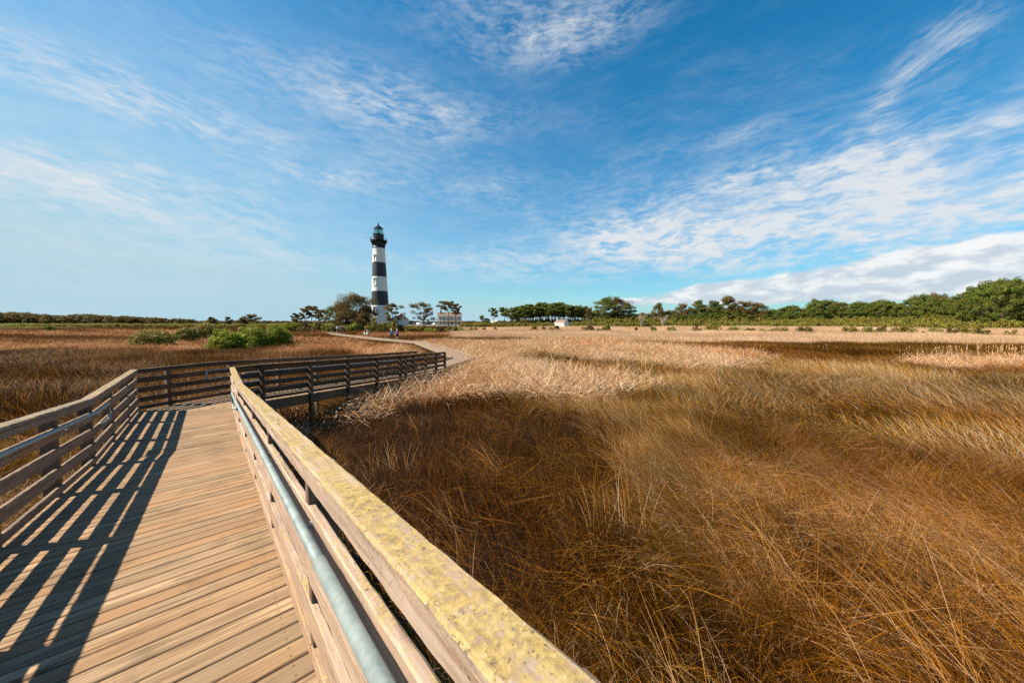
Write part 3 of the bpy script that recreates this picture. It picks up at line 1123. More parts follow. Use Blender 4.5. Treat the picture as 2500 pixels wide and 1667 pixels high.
# ------------------------------------------------------------------ grass clumps
def blades(seed, n, R_, h0, h1, w, lean, lean_var, droop, flat=0.0, dirspread=1.0, seg=4, zbase=(0, 0), wtip=.15, kinkp=0.0):
    """n ribbons in a square patch of half-size R_; they lean towards +X mostly (spread by dirspread)"""
    g = np.random.default_rng(seed)
    root = np.stack([g.uniform(-R_, R_, n), g.uniform(-R_, R_, n)], 1)
    ang = g.normal(0, dirspread, n)
    h = g.uniform(h0, h1, n)
    ln = np.clip(lean + g.normal(0, lean_var, n), 0.0, 1.5)         # angle from vertical at the root
    bend = droop * g.uniform(.4, 1.6, n)
    z0 = g.uniform(zbase[0], zbase[1], n)
    tw = g.uniform(0, math.pi, n)
    P = np.zeros((n, seg + 1, 3))
    a = ln.copy()
    P[:, 0, :2] = root; P[:, 0, 2] = z0
    kk = g.random(n) < kinkp
    kseg = g.integers(1, seg, n)
    side = g.normal(0, .25, n)
    for i in range(seg):
        st = h / seg
        P[:, i + 1, 0] = P[:, i, 0] + np.sin(a) * np.cos(ang) * st
        P[:, i + 1, 1] = P[:, i, 1] + np.sin(a) * np.sin(ang) * st
        P[:, i + 1, 2] = P[:, i, 2] + np.cos(a) * st
        a = a + bend / seg * (1 + i * .5)
        ang = ang + side / seg
        j = kk & (kseg == i + 1)
        a = np.where(j, a + g.uniform(.5, 1.3, n), a)
    P[:, :, 2] = np.maximum(P[:, :, 2], .02)
    wv = np.stack([np.cos(tw), np.sin(tw), g.normal(0, .35, n)], 1)
    wv /= np.linalg.norm(wv, axis=1)[:, None]
    verts = np.zeros((n, seg * 2 + 1, 3))
    for i in range(seg):
        t = i / seg
        ww = w * (1 - (1 - wtip) * t ** 1.5)
        verts[:, 2 * i] = P[:, i] + wv * ww / 2
        verts[:, 2 * i + 1] = P[:, i] - wv * ww / 2
    verts[:, -1] = P[:, -1]
    nv = seg * 2 + 1
    faces = []
    for b in range(n):
        k = b * nv
        for i in range(seg - 1):
            faces.append((k + 2 * i, k + 2 * i + 1, k + 2 * i + 3, k + 2 * i + 2))
        faces.append((k + 2 * seg - 2, k + 2 * seg - 1, k + 2 * seg))
    col = np.zeros((n, nv, 4), np.float32)
    col[:, :, 0] = g.random(n)[:, None]
    for i in range(seg): col[:, 2 * i:2 * i + 2, 1] = i / seg
    col[:, -1, 1] = 1
    col[:, :, 2] = g.random(n)[:, None]
    col[:, :, 3] = 1
    return verts.reshape(-1, 3), faces, col.reshape(-1, 4)


def join_sets(sets):
    vs = []; fs = []; cs = []; k = 0
    for v, f, c in sets:
        vs.append(v); cs.append(c)
        fs += [tuple(i + k for i in ff) for ff in f]
        k += len(v)
    return np.concatenate(vs), fs, np.concatenate(cs)


def clump_obj(name, vfc, mat, coll, mat2=None):
    v, f, c = vfc
    me = bpy.data.meshes.new(name)
    me.from_pydata(v.tolist(), [], f)
    me.materials.append(mat)
    at = me.color_attributes.new('blade', 'FLOAT_COLOR', 'POINT')
    at.data.foreach_set('color', c.astype(np.float32).ravel())
    me.update()
    o = bpy.data.objects.new(name, me)
    coll.objects.link(o)
    return o


def scatter(name, recs, coll, label=None, kind='stuff', cat=None):
    """recs: list of (x, y, z, rotz, tilt, scale_xy, scale_z, index, tone); clumps placed with geometry nodes as one object"""
    A = np.array(recs, dtype=np.float64)
    me = bpy.data.meshes.new(name)
    me.from_pydata(A[:, :3].tolist(), [], [])
    def att(nm, ty, data):
        a = me.attributes.new(nm, ty, 'POINT')
        a.data.foreach_set('vector' if ty == 'FLOAT_VECTOR' else 'value', data)
    att('rot', 'FLOAT_VECTOR', np.stack([A[:, 4] * 0, A[:, 4], A[:, 3]], 1).astype(np.float32).ravel())
    att('scl', 'FLOAT_VECTOR', np.stack([A[:, 5], A[:, 5], A[:, 6]], 1).astype(np.float32).ravel())
    att('idx', 'INT', A[:, 7].astype(np.int32))
    att('tone', 'FLOAT', A[:, 8].astype(np.float32))
    o = link(name, me)
    ng = bpy.data.node_groups.new(name, 'GeometryNodeTree')
    ng.interface.new_socket('Geometry', in_out='INPUT', socket_type='NodeSocketGeometry')
    ng.interface.new_socket('Geometry', in_out='OUTPUT', socket_type='NodeSocketGeometry')
    N = ng.nodes
    gi = N.new('NodeGroupInput'); go = N.new('NodeGroupOutput')
    ci = N.new('GeometryNodeCollectionInfo'); ci.inputs['Collection'].default_value = coll
    ci.inputs['Separate Children'].default_value = True; ci.inputs['Reset Children'].default_value = True
    ip = N.new('GeometryNodeInstanceOnPoints'); ip.inputs['Pick Instance'].default_value = True
    def na(nm, ty):
        a = N.new('GeometryNodeInputNamedAttribute'); a.data_type = ty; a.inputs['Name'].default_value = nm
        return a.outputs['Attribute']
    L = ng.links.new
    L(gi.outputs[0], ip.inputs['Points']); L(ci.outputs[0], ip.inputs['Instance'])
    L(na('idx', 'INT'), ip.inputs['Instance Index'])
    e2r = N.new('FunctionNodeEulerToRotation')
    L(na('rot', 'FLOAT_VECTOR'), e2r.inputs[0]); L(e2r.outputs[0], ip.inputs['Rotation'])
    L(na('scl', 'FLOAT_VECTOR'), ip.inputs['Scale'])
    L(ip.outputs[0], go.inputs[0])
    md = o.modifiers.new('scatter', 'NODES'); md.node_group = ng
    o['kind'] = kind
    if label: o['label'] = label
    if cat: o['category'] = cat
    return o


def coll(name):
    return bpy.data.collections.new(name)


# near rushes: 0-3 upright, 4-6 leaning, 7-9 collapsed and tangled
cn = coll('near_clumps')
for i in range(4):
    clump_obj('clump_%02d' % i, blades(10 + i, 240, .34, .75, 1.2, .0056, .14, .14, .35, dirspread=.9, kinkp=.08), M['rush'], cn)
for i in range(3):
    clump_obj('clump_%02d' % (4 + i), blades(20 + i, 240, .34, .85, 1.35, .0056, .45, .18, .45, dirspread=.45, kinkp=.1), M['rush'], cn)
for i in range(3):
    clump_obj('clump_%02d' % (7 + i), join_sets([
        blades(30 + i, 150, .36, .7, 1.25, .0056, .9, .35, .4, dirspread=1.1, zbase=(0, .25), kinkp=.25),
        blades(40 + i, 70, .36, .6, 1.2, .0062, 1.3, .25, .2, dirspread=3.0, zbase=(.15, .5), kinkp=.2)]), M['rush'], cn)
for i in range(3):
    clump_obj('clump_%02d' % (10 + i), blades(45 + i, 60, .42, 1.0, 1.55, .0062, .80, .25, .45, dirspread=.30, zbase=(0, .3), kinkp=.15, seg=5), M['rush'], cn)
# mid rushes
cmid = coll('mid_clumps')
for i in range(3):
    clump_obj('clump_%02d' % i, blades(50 + i, 190, .75, .7, 1.25, .019, .22, .15, .55, dirspread=.6, seg=3), M['rush'], cmid)
for i in range(2):
    clump_obj('clump_%02d' % (3 + i), blades(55 + i, 190, .75, .8, 1.4, .019, .55, .2, .8, dirspread=.5, seg=3), M['rush'], cmid)
# cattail litter near / far
cl_ = coll('litter_clumps')
for i in range(4):
    clump_obj('clump_%02d' % i, join_sets([
        blades(60 + i, 90, .6, .5, 1.3, .020, 1.15, .35, .25, dirspread=3.0, zbase=(.25, .75), seg=3, kinkp=.5, wtip=.4),
        blades(70 + i, 45, .6, .6, 1.15, .016, .35, .25, .7, dirspread=3.0, seg=4, kinkp=.55, wtip=.4)]), M['litter'], cl_)
# far grass in wide patches
cf = coll('far_clumps')
for i in range(3):
    clump_obj('clump_%02d' % i, blades(80 + i, 260, 2.1, .7, 1.15, .035, .25, .15, .4, dirspread=.8, seg=2), M['rush'], cf)
cfl = coll('far_litter')
for i in range(3):
    clump_obj('clump_%02d' % i, blades(90 + i, 240, 2.1, .6, 1.2, .050, .9, .4, .3, dirspread=3.0, zbase=(.1, .6), seg=2, kinkp=.5, wtip=.4), M['litter'], cfl)
# tall pale reeds
cr_ = coll('reed_clumps')
for i in range(3):
    clump_obj('clump_%02d' % i, blades(100 + i, 220, 1.3, 1.1, 1.9, .020, .10, .10, .35, dirspread=.8, seg=3), M['reed'], cr_)


def grid_pts(x0, x1, y0, y1, step, jit=.45):
    xs_ = np.arange(x0, x1, step); ys_ = np.arange(y0, y1, step)
    X, Y = np.meshgrid(xs_, ys_)
    X = X.ravel() + rng.uniform(-jit, jit, X.size) * step
    Y = Y.ravel() + rng.uniform(-jit, jit, Y.size) * step
    return X, Y


def in_view(x, y, margin=4.0):
    return y > -1.5 and abs(x) < 1.58 * max(y, 0) + margin


near, mid, lit, farg, farl, reed = [], [], [], [], [], []
NEAR_D, MID_D, FAR_D = 13.0, 46.0, 150.0


def kind_at(x, y):
    qx = x + nz2(x, y, .45, 3.1) * .5 * max(1, y / 14); qy = y + nz2(x, y, .45, 7.7) * .5 * max(1, y / 14)
    lx_ = qx + nz2(x, y, 1.7, 13.0) * 1.3 * max(.5, y / 20); ly_ = qy + nz2(x, y, 1.7, 17.0) * 1.3 * max(.5, y / 20)
    if in_any(LITTER, lx_, ly_): return 'L'
    if in_any(TALL, qx, qy): return 'T'
    if in_any(VDARK, qx, qy): return 'V'
    if in_any(DARK, qx, qy): return 'D'
    if in_any(PALE, qx, qy): return 'P'
    return 'N'


def flow(x, y):
    """direction towards which the grass lies over: mostly to the left of the view, in swirls"""
    return math.pi * .95 + nz2(x, y, .16, 2.0) * 2.2 + nz2(x, y, .5, 5.0) * .9


X, Y = grid_pts(-22, 24, -1.5, 14.5, .40)
for x, y in zip(X, Y):
    if math.hypot(x, y) > NEAR_D or not in_view(x, y): continue
    b = blocked(x, y)
    if b == 0: continue
    kd = kind_at(x, y)
    gz = ground_z(x, y)
    w1 = nz2(x, y, .35, 1.0); w2 = nz2(x, y, .9, 4.0)
    if kd == 'L' and random.random() < .9: continue
    tone = .36 + .74 * w1 + .42 * w2
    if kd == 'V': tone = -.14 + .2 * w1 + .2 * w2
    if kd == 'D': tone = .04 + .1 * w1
    if kd == 'P': tone = .68 + .2 * w1
    if x < -2: tone -= .22
    if kd == 'V':
        idx = random.choice((0, 1, 2, 3, 7, 8, 9, 8))
    else:
        mess = nz2(x, y, .3, 9.0) + (.25 if y < 6 else -.05)
        idx = random.choice((7, 8, 9)) if mess > .12 else (random.choice((4, 5, 6)) if mess > -.2 else random.choice((0, 1, 2, 3, 4)))
    sz = (.80 + .35 * nz2(x, y, .4, 6.0) + random.uniform(-.1, .1)) * b
    if kd == 'V': sz *= .72
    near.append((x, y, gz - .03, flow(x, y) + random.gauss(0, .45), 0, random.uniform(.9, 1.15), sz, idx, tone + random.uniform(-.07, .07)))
    pst = .09 + .9 * max(0, nz2(x, y, .55, 12.0) + .05) + (.16 if y < 6 else 0)
    if kd == 'V': pst *= .12
    if random.random() < pst:
        near.append((x, y, gz + .02, flow(x, y) + random.gauss(0, .3) + (random.uniform(-2, 2) if random.random() < .2 else 0), 0, 1.0, min(1, sz * 1.1), random.choice((10, 11, 12)), min(1.05, .85 + random.uniform(-.15, .2))))

X, Y = grid_pts(-75, 75, 4, 47, .82)
for x, y in zip(X, Y):
    d = math.hypot(x, y)
    if d < NEAR_D - .4 or y > MID_D or not in_view(x, y, 6): continue
    b = blocked(x, y)
    if b == 0: continue
    kd = kind_at(x, y)
    gz = ground_z(x, y)
    w1 = nz2(x, y, .12, 1.0); w2 = nz2(x, y, .5, 4.0)
    if kd in ('L',): continue
    if kd == 'T': continue
    tone = .36 + .66 * w1 + .42 * w2 + (.003 * x if x > 0 else -.22)
    if kd == 'V': tone = -.04 + .16 * w1
    if kd == 'D': tone = .02 + .16 * w1 + .1 * w2
    if kd == 'P': tone = .68 + .2 * w1
    idx = random.choice((0, 1, 2)) if nz2(x, y, .2, 9) < -.08 else random.choice((3, 4))
    sz = (.85 + .42 * nz2(x, y, .22, 6.0) + random.uniform(-.08, .08)) * b
    if kd == 'D' : sz *= 1.12
    mid.append((x, y, gz - .03, flow(x, y) + random.gauss(0, .35), 0, random.uniform(.95, 1.2), sz, idx, tone + random.uniform(-.06, .06)))

X, Y = grid_pts(-75, 75, 5, 47, .62)
for x, y in zip(X, Y):
    if y > MID_D or not in_view(x, y, 6): continue
    b = blocked(x, y)
    if b == 0 or kind_at(x, y) != 'L': continue
    w1 = nz2(x, y, .3, 1.0)
    if x < -14: w1 = w1 - 1.1 + .6 * nz2(x * .5, y, .12, 15.0)
    lit.append((x, y, ground_z(x, y) - .05, random.uniform(0, 6.28), 0, random.uniform(.85, 1.2), (.92 + .2 * w1 + random.uniform(-.1, .1)) * (.6 + .4 * b), random.randrange(4), .50 + .30 * w1 + random.uniform(-.16, .16)))

X, Y = grid_pts(-260, 270, 44, FAR_D, 2.2)
for x, y in zip(X, Y):
    if y < MID_D - .3 or not in_view(x, y, 8): continue
    d = math.hypot(x, y)
    if d > 190: continue
    b = blocked(x, y)
    if b == 0: continue
    kd = kind_at(x, y)
    gz = ground_z(x, y)
    w1 = nz2(x, y, .03, 1.0); w2 = nz2(x, y * 2.5, .03, 4.0)
    if kd == 'T' : continue
    bandn = nz2(x * .35, y * 2.0, .06, 21.0)
    if x < -18 and kd == 'L' and bandn > .02: kd = 'N2'
    if x < -18 and y > 88 and kd != 'L': kd = 'D'
    if kd == 'L' or (kd == 'N' and w2 > .06):
        farl.append((x, y, gz - .05, random.uniform(0, 6.28), 0, 1.1, (.8 + .2 * w1) * b, random.randrange(3), (.45 if x > -15 else .05) + .3 * w1 + random.uniform(-.1, .1)))
    else:
        tone = (.36 if x > -10 else .14) + .22 * w1 + .2 * w2
        if kd == 'D': tone = .06 + .1 * w2
        farg.append((x, y, gz - .05, flow(x * .3, y * .3), 0, 1.1, (.85 + .25 * w2) * b, random.randrange(3), tone + random.uniform(-.05, .05)))

X, Y = grid_pts(-60, 260, 46, 128, 1.75)
for x, y in zip(X, Y):
    if not in_view(x, y, 8) or blocked(x, y) == 0: continue
    if kind_at(x, y) != 'T': continue
    w1 = nz2(x, y * 2, .05, 1.0)
    reed.append((x, y, ground_z(x, y) - .05, flow(x * .5, y * .5), 0, 1.1, .72 + .25 * w1, random.randrange(3), .55 + .35 * w1 + random.uniform(-.08, .08)))

print('clumps', len(near), len(mid), len(lit), len(farg), len(farl), len(reed))
scatter('marsh_grass', near, cn, 'tangled brown and straw marsh rushes beside the boardwalk')
scatter('rushes', mid, cmid, 'leaning golden brown rushes across the middle of the marsh')
scatter('reed_litter', lit, cl_, 'pale flattened cattail leaves beyond the bridge')
scatter('far_grass', farg, cf, 'brown grass of the far marsh')
scatter('far_reed_litter', farl, cfl, 'pinkish dry reeds of the far marsh')
scatter('tall_reeds', reed, cr_, 'tall pale straw grass before the shrubs')

# cattail stalks with fluffy heads
sc = coll('cattail_clumps')
for i in range(3):
    g = np.random.default_rng(200 + i)
    mb = MB()
    for k in range(6):
        x, y = g.uniform(-1.2, 1.2, 2); h = g.uniform(1.2, 1.9); lx, ly = g.normal(0, .09, 2)
        mb.tube([(x, y, 0), (x + lx * .5, y + ly * .5, h * .6), (x + lx, y + ly, h)], [.008, .006, .005], 4)
        mb.tube([(x + lx, y + ly, h - .02), (x + lx * 1.05, y + ly * 1.05, h + .05), (x + lx * 1.1, y + ly * 1.1, h + .17), (x + lx * 1.1, y + ly * 1.1, h + .2)], [.006, .020, .017, .004], 6)
    v = np.array(mb.v); c = np.ones((len(v), 4), np.float32); c[:, 0] = .6; c[:, 2] = .2
    clump_obj('clump_%02d' % i, (v, mb.f, c), M['reed'], sc)
cat_ = []
CATZ = [poly([(a * k_, b * k_) for a, b in P]) for P in [
    [(2080, 800), (2352, 806), (2700, 812), (2700, 832), (2352, 832), (2100, 824)],
    [(1500, 786), (2100, 800), (2100, 812), (1600, 806), (1500, 792)],
    [(1030, 772), (1300, 774), (1300, 780), (1030, 780)], [(1200, 812), (1600, 830), (1600, 850), (1300, 850)]]]
for ci_, dens in ((0, 2.3), (1, 7.0), (2, 6.0), (3, 4.5)):
    P = CATZ[ci_]
    X, Y = grid_pts(P[:, 0].min(), P[:, 0].max(), P[:, 1].min(), P[:, 1].max(), dens)
    for x, y in zip(X, Y):
        if inside(P, x, y) and in_view(x, y): cat_.append((x, y, ground_z(x, y), random.uniform(0, 6.28), 0, 1, random.uniform(.6, .85), random.randrange(3), .30))
scatter('cattails', cat_, sc, 'pale cattail stalks with fluffy heads standing over the rushes')

# ------------------------------------------------------------------ lighthouse
LY = 156.0
LX = (929.5 - 1250) / F * LY


def lz(py):
    return AT(929.5, py, LY)[2]


LB = .95
lh = empty('lighthouse', (LX, LY, LB))
tag(lh, 'tall black and white banded lighthouse rising behind the pines', 'lighthouse')
KPX = math.hypot(LX, LY) / LY              # width factor off the axis
def rad_at(z):
    za, zb_ = lz(746), lz(606)
    return 3.72 + (2.55 - 3.72) * (z - za) / (zb_ - za)


bands = [(LB - .5, lz(746), 'white', 'white_band'), (lz(746), lz(711.5), 'black', 'black_band'), (lz(711.5), lz(676.5), 'white', 'white_band'),
         (lz(676.5), lz(642), 'black', 'black_band'), (lz(642), lz(607), 'white', 'white_band')]
for za, zb_, mt, nm in bands:
    mb = MB()
    mb.lathe([(rad_at(za + (zb_ - za) * i / 6), za + (zb_ - za) * i / 6 - LB) for i in range(7)], 48)
    mb.obj(nm, M[mt], lh, smooth=True)
mb = MB()
zt = lz(607) - LB
mb.lathe([(2.5, zt), (2.72, zt), (2.78, zt + .25), (2.62, zt + .4), (2.60, zt + 2.6), (2.72, zt + 2.8), (3.3, zt + 3.0)], 48)
mb.obj('gallery_base', M['iron'], lh, smooth=True)
zg = lz(587.5) - LB
mb = MB()
mb.lathe([(2.4, zg - .22), (3.62, zg - .22), (3.68, zg - .1), (3.62, zg), (2.0, zg)], 48)
gal = mb.obj('gallery', M['iron'], lh)
for i in range(16):
    a = 2 * math.pi * i / 16
    mb = MB()
    pr = [(2.58, zt + .9), (2.72, zt + .9), (2.9, zt + 1.9), (3.5, zg - .5), (3.55, zg - .22), (2.58, zg - .22)]
    vs = []
    for s_ in (-.13, .13):
        for r_, z_ in pr: vs.append((r_ * math.cos(a) - s_ * math.sin(a), r_ * math.sin(a) + s_ * math.cos(a), z_))
    n_ = len(pr)
    fs = [tuple(range(n_)), tuple(range(2 * n_ - 1, n_ - 1, -1))] + [(j, (j + 1) % n_, (j + 1) % n_ + n_, j + n_) for j in range(n_)]
    mb.add(vs, fs)
    mb.lathe([(0, zg - .85), (.12, zg - .75), (0, zg - .5)], 8, (3.55 * math.cos(a), 3.55 * math.sin(a)))
    mb.obj('bracket', M['iron'], gal)


def ring_rail(r, z, h, n, name, parent):
    mb = MB()
    for hh in (h, h * .55):
        mb.tube([(r * math.cos(2 * math.pi * i / 40), r * math.sin(2 * math.pi * i / 40), z + hh) for i in range(41)], .03, 5, False)
    for i in range(n):
        a = 2 * math.pi * i / n
        mb.tube([(r * math.cos(a), r * math.sin(a), z), (r * math.cos(a), r * math.sin(a), z + h + .03)], .035, 5)
        mb.lathe([(0, z + h - .02), (.07, z + h + .05), (0, z + h + .12)], 6, (r * math.cos(a), r * math.sin(a)))
    return mb.obj(name, M['iron'], parent)


ring_rail(3.52, zg, 1.1, 20, 'gallery_railing', gal)
zw = lz(573.5) - LB
mb = MB(); mb.lathe([(2.22, zg), (2.25, zw - .3), (2.4, zw - .2), (2.4, zw), (1.2, zw)], 40)
wr = mb.obj('watch_room', M['iron'], lh, smooth=False)
mb = MB(); mb.box((0, -2.26, zg + 1.0), (.8, .12, 1.8)); mb.obj('door', M['black'], wr)
ring_rail(2.32, zw, .9, 16, 'lantern_railing', wr)
zr = lz(558.8) - LB
lan = MB(); lan.lathe([(1.85, zw), (1.85, zw + .35), (1.78, zw + .35)], 12)
lan = lan.obj('lantern', M['iron'], lh)
for i in range(12):
    a0_, a1_ = 2 * math.pi * i / 12, 2 * math.pi * (i + 1) / 12
    mb = MB(); mb.tube([(1.8 * math.cos(a0_), 1.8 * math.sin(a0_), zw + .3), (1.8 * math.cos(a0_), 1.8 * math.sin(a0_), zr)], .045, 5)
    mb.obj('glazing_bar', M['iron'], lan)
    mb = MB(); mb.add([(1.77 * math.cos(a0_), 1.77 * math.sin(a0_), zw + .33), (1.77 * math.cos(a1_), 1.77 * math.sin(a1_), zw + .33), (1.77 * math.cos(a1_), 1.77 * math.sin(a1_), zr), (1.77 * math.cos(a0_), 1.77 * math.sin(a0_), zr)], [(0, 1, 2, 3)])
    mb.obj('pane', M['glass'], lan)
mb = MB(); mb.lathe([(0, zw + .3), (.6, zw + .4), (.85, zw + 1.1), (.85, zw + 1.9), (.5, zr - .3), (0, zr - .2)], 16)
mb.obj('lens', simple('lens_glass', (.50, .85, .70), .3, 0, .3, 3, .8), lan, smooth=True)
zk = lz(550.5) - LB
mb = MB(); mb.lathe([(1.7, zr - .05), (2.05, zr - .08), (2.08, zr + .08), (1.9, zr + .25), (1.1, zk - .45), (.42, zk - .05), (.3, zk), (.3, zk + .25), (.42, zk + .45), (.3, zk + .75), (.08, zk + .9), (.03, zk + 1.9), (0, zk + 1.9)], 24)
mb.obj('lantern_roof', M['iron'], lh, smooth=True)
# windows face the marsh, a little left of the line to the viewer
view_ang = math.atan2(-LY, -LX)            # from tower to camera
for py, hh in ((633, 2.5), (689.5, 2.9), (758, 2.9)):
    z = lz(py)
    a = view_ang - R(38)
    r_ = rad_at(z) * 1.0
    wo = empty('window', (r_ * math.cos(a), r_ * math.sin(a), z - LB - hh / 2), a + math.pi / 2)
    wo.parent = lh
    mb = MB()
    for sx in (-.62, .62): mb.box((sx, 0, hh / 2), (.26, .34, hh))
    mb.box((0, -.06, hh + .12), (1.75, .56, .3)); mb.box((0, -.09, hh + .32), (1.95, .66, .12))
    mb.box((0, -.06, -.08), (1.7, .5, .2))
    mb.obj('window_frame', M['white'], wo)
    mb = MB(); mb.box((0, .10, hh / 2), (.98, .1, hh - .03)); mb.obj('pane', M['tower_pane'], wo)
    mb = MB()
    mb.box((0, .03, hh / 2), (.07, .06, hh - .1)); mb.box((0, .03, hh * .33), (.96, .05, .06)); mb.box((0, .03, hh * .66), (.96, .05, .06))
    mb.obj('glazing_bar', M['siding'], wo)


# ------------------------------------------------------------------ houses
def gable_house(name, label, cat, loc, rz, Lx, Wy, eave, ridge, roofmat, wins=(), over=.4, doors=()):
    """ridge along local X, front (-Y) towards the marsh"""
    h = empty(name, loc, rz)
    tag(h, label, cat)
    mb = MB()
    x0, x1, y0, y1 = -Lx / 2, Lx / 2, -Wy / 2, Wy / 2
    mb.add([(x0, y0, -.3), (x1, y0, -.3), (x1, y1, -.3), (x0, y1, -.3), (x0, y0, eave), (x1, y0, eave), (x1, y1, eave), (x0, y1, eave), (x0, 0, ridge), (x1, 0, ridge)],
           [(0, 1, 5, 4), (2, 3, 7, 6), (1, 2, 6, 9, 5), (3, 0, 4, 8, 7)])
    mb.obj('wall', M['siding'], h)
    th = .16
    sl_ = (ridge - eave) / (Wy / 2)
    rf = None
    for sgn in (-1, 1):
        mb = MB()
        ye = sgn * (Wy / 2 + over); ze = eave - over * sl_ + .02
        a, b = x0 - over, x1 + over
        mb.add([(a, ye, ze), (b, ye, ze), (b, 0, ridge + .02), (a, 0, ridge + .02), (a, ye, ze + th), (b, ye, ze + th), (b, 0, ridge + .02 + th), (a, 0, ridge + .02 + th)],
               [(3, 2, 1, 0), (4, 5, 6, 7), (0, 1, 5, 4), (1, 2, 6, 5), (3, 0, 4, 7)])
        rf = mb.obj('roof', roofmat, h)
        mb = MB(); mb.box(((a + b) / 2, ye + sgn * .03, ze + .05), (b - a, .05, .22)); mb.obj('fascia', M['siding'], h)
    for (side, c, z, w, hh) in wins:      # side f front, r right gable, l left gable
        if side == 'f': loc_, ang = (c, y0, z), 0
        elif side == 'r': loc_, ang = (x1, c, z), math.pi / 2
        else: loc_, ang = (x0, c, z), -math.pi / 2
        mb = MB()
        for sx in (-w / 2, w / 2): mb.box((sx, -.03, hh / 2), (.12, .10, hh))
        mb.box((0, -.03, hh), (w + .2, .12, .14)); mb.box((0, -.04, 0), (w + .25, .14, .1)); mb.box((0, -.02, hh / 2), (w, .06, .07))
        wf = mb.obj('window', M['siding'], h, loc_, (0, 0, ang))
        mb = MB(); mb.box((0, -.005, hh / 2), (w - .02, .03, hh - .04)); mb.obj('pane', M['dark_pane'], wf)
    for (c, w, hh, mt) in doors:
        mb = MB(); mb.box((c, y0 - .02, hh / 2), (w, .06, hh)); mb.obj('door', mt, h)
    return h


def chimney(h, x, y, z, s=.8, hgt=1.5):
    mb = MB(); mb.box((x, y, z), (s, s, hgt)); mb.box((x, y, z + hgt / 2 - .12), (s + .18, s + .18, .18)); mb.obj('chimney', M['brick'], h)


HY = 200.0
hx = AT(1098, 790, HY)[0]
hz = AT(1098, 796, HY)[2]
M['reddoor'] = simple('dark_red_door', (.20, .04, .03), .5)
house = gable_house('keepers_house', 'white two storey house with red chimneys and front porch behind two pines', 'house', (hx, HY, hz), R(12), 13.2, 8.2, 5.7, 7.8, M['roof'],
                    [('f', c, 3.75, .85, 1.45) for c in (-5.2, -3.2, -1.0, 1.0, 3.2, 5.2)] + [('f', c, .75, .85, 1.7) for c in (-5.2, -3.2, -1.1, 3.2, 5.2)] +
                    [('r', -2, .9, .8, 1.5), ('r', 2, .9, .8, 1.5), ('r', 0, 3.8, .8, 1.4)], doors=((1.0, 1.0, 2.2, M['reddoor']),))
for cx, cy in ((-5.0, -.9), (-5.0, 1.8), (4.4, -.9), (5.2, 1.6)): chimney(house, cx, cy, 8.2, .85, 1.9)
mb = MB()
mb.add([(-6.8, -4.1, 3.45), (6.8, -4.1, 3.45), (7.0, -6.6, 2.75), (-7.0, -6.6, 2.75), (-6.8, -4.1, 3.6), (6.8, -4.1, 3.6), (7.0, -6.6, 2.9), (-7.0, -6.6, 2.9)],
       [(0, 1, 2, 3), (7, 6, 5, 4), (3, 2, 6, 7), (0, 3, 7, 4), (2, 1, 5, 6)])
mb.obj('porch_roof', M['roof'], house)
for i in range(7):
    mb = MB(); x = -6.6 + 13.2 * i / 6
    mb.box((x, -6.3, 1.45), (.18, .18, 2.75)); mb.box((x, -6.3, 2.7), (.5, .14, .12)); mb.obj('porch_post', M['siding'], house)
for a, b in ((-6.6, -1.1), (1.1, 6.6)):
    mb = MB(); mb.box(((a + b) / 2, -6.3, 1.0), (b - a, .08, .08)); mb.box(((a + b) / 2, -6.3, .35), (b - a, .07, .07))
    for k in range(int((b - a) / .22)): mb.box((a + .11 + k * .22, -6.3, .68), (.05, .05, .62))
    mb.obj('porch_railing', M['siding'], house)
mb = MB(); mb.box((0, -5.3, .1), (13.6, 2.6, .25)); mb.box((0, -7.0, -.03), (2.2, .8, .2)); mb.obj('porch_floor', M['curb'], house)

ox_, oy_ = AT(977, 790, 163)[0], 163
oil = gable_house('oil_house', 'small white gabled building right beside the foot of the lighthouse', 'building', (ox_, oy_, AT(977, 795, 163)[2]), R(72), 6.5, 4.6, 2.9, 4.6, M['roof'],
                  [('l', -.9, 1.0, .7, 1.5), ('l', .9, 1.0, .7, 1.5)])
chimney(oil, 1.2, .2, 5.1, .75, 1.6)
s1x = AT(1211, 790, 195)[0]
gable_house('shed', 'small white shed with grey roof under the tall pine grove', 'shed', (s1x, 195, AT(1211, 795, 195)[2]), R(-52), 4.8, 3.4, 2.0, 3.1, M['grey_roof'], [('l', 0, .5, .7, 1.1)], .25)
s2x = AT(1372, 790, 150)[0]
gable_house('shed', 'white shed with brown shingle roof half hidden by shrubs right of the grove', 'shed', (s2x, 150, AT(1372, 795, 150)[2] - .35), R(-50), 5.4, 3.3, 1.7, 2.8, M['roof'], [('l', .2, .6, .6, 1.0)], .25)
cx_, cy_, cz_ = AT(1187, 794.5, 190)
mb = MB(); mb.box((0, 0, .7), (2.0, 1.2, 1.1)); sgn_ = empty('utility_cabinet', (cx_, cy_, cz_ - .2)); tag(sgn_, 'small white box on legs left of the grey roofed shed', 'cabinet')
mb.obj('housing', M['siding'], sgn_)
for sx in (-.8, .8):
    mb = MB(); mb.box((sx, 0, .05), (.15, .8, .3)); mb.obj('leg', M['siding'], sgn_)
mb = MB(); mb.box((0, 0, 1.28), (2.2, 1.4, .08)); mb.obj('lid', M['grey_roof'], sgn_)

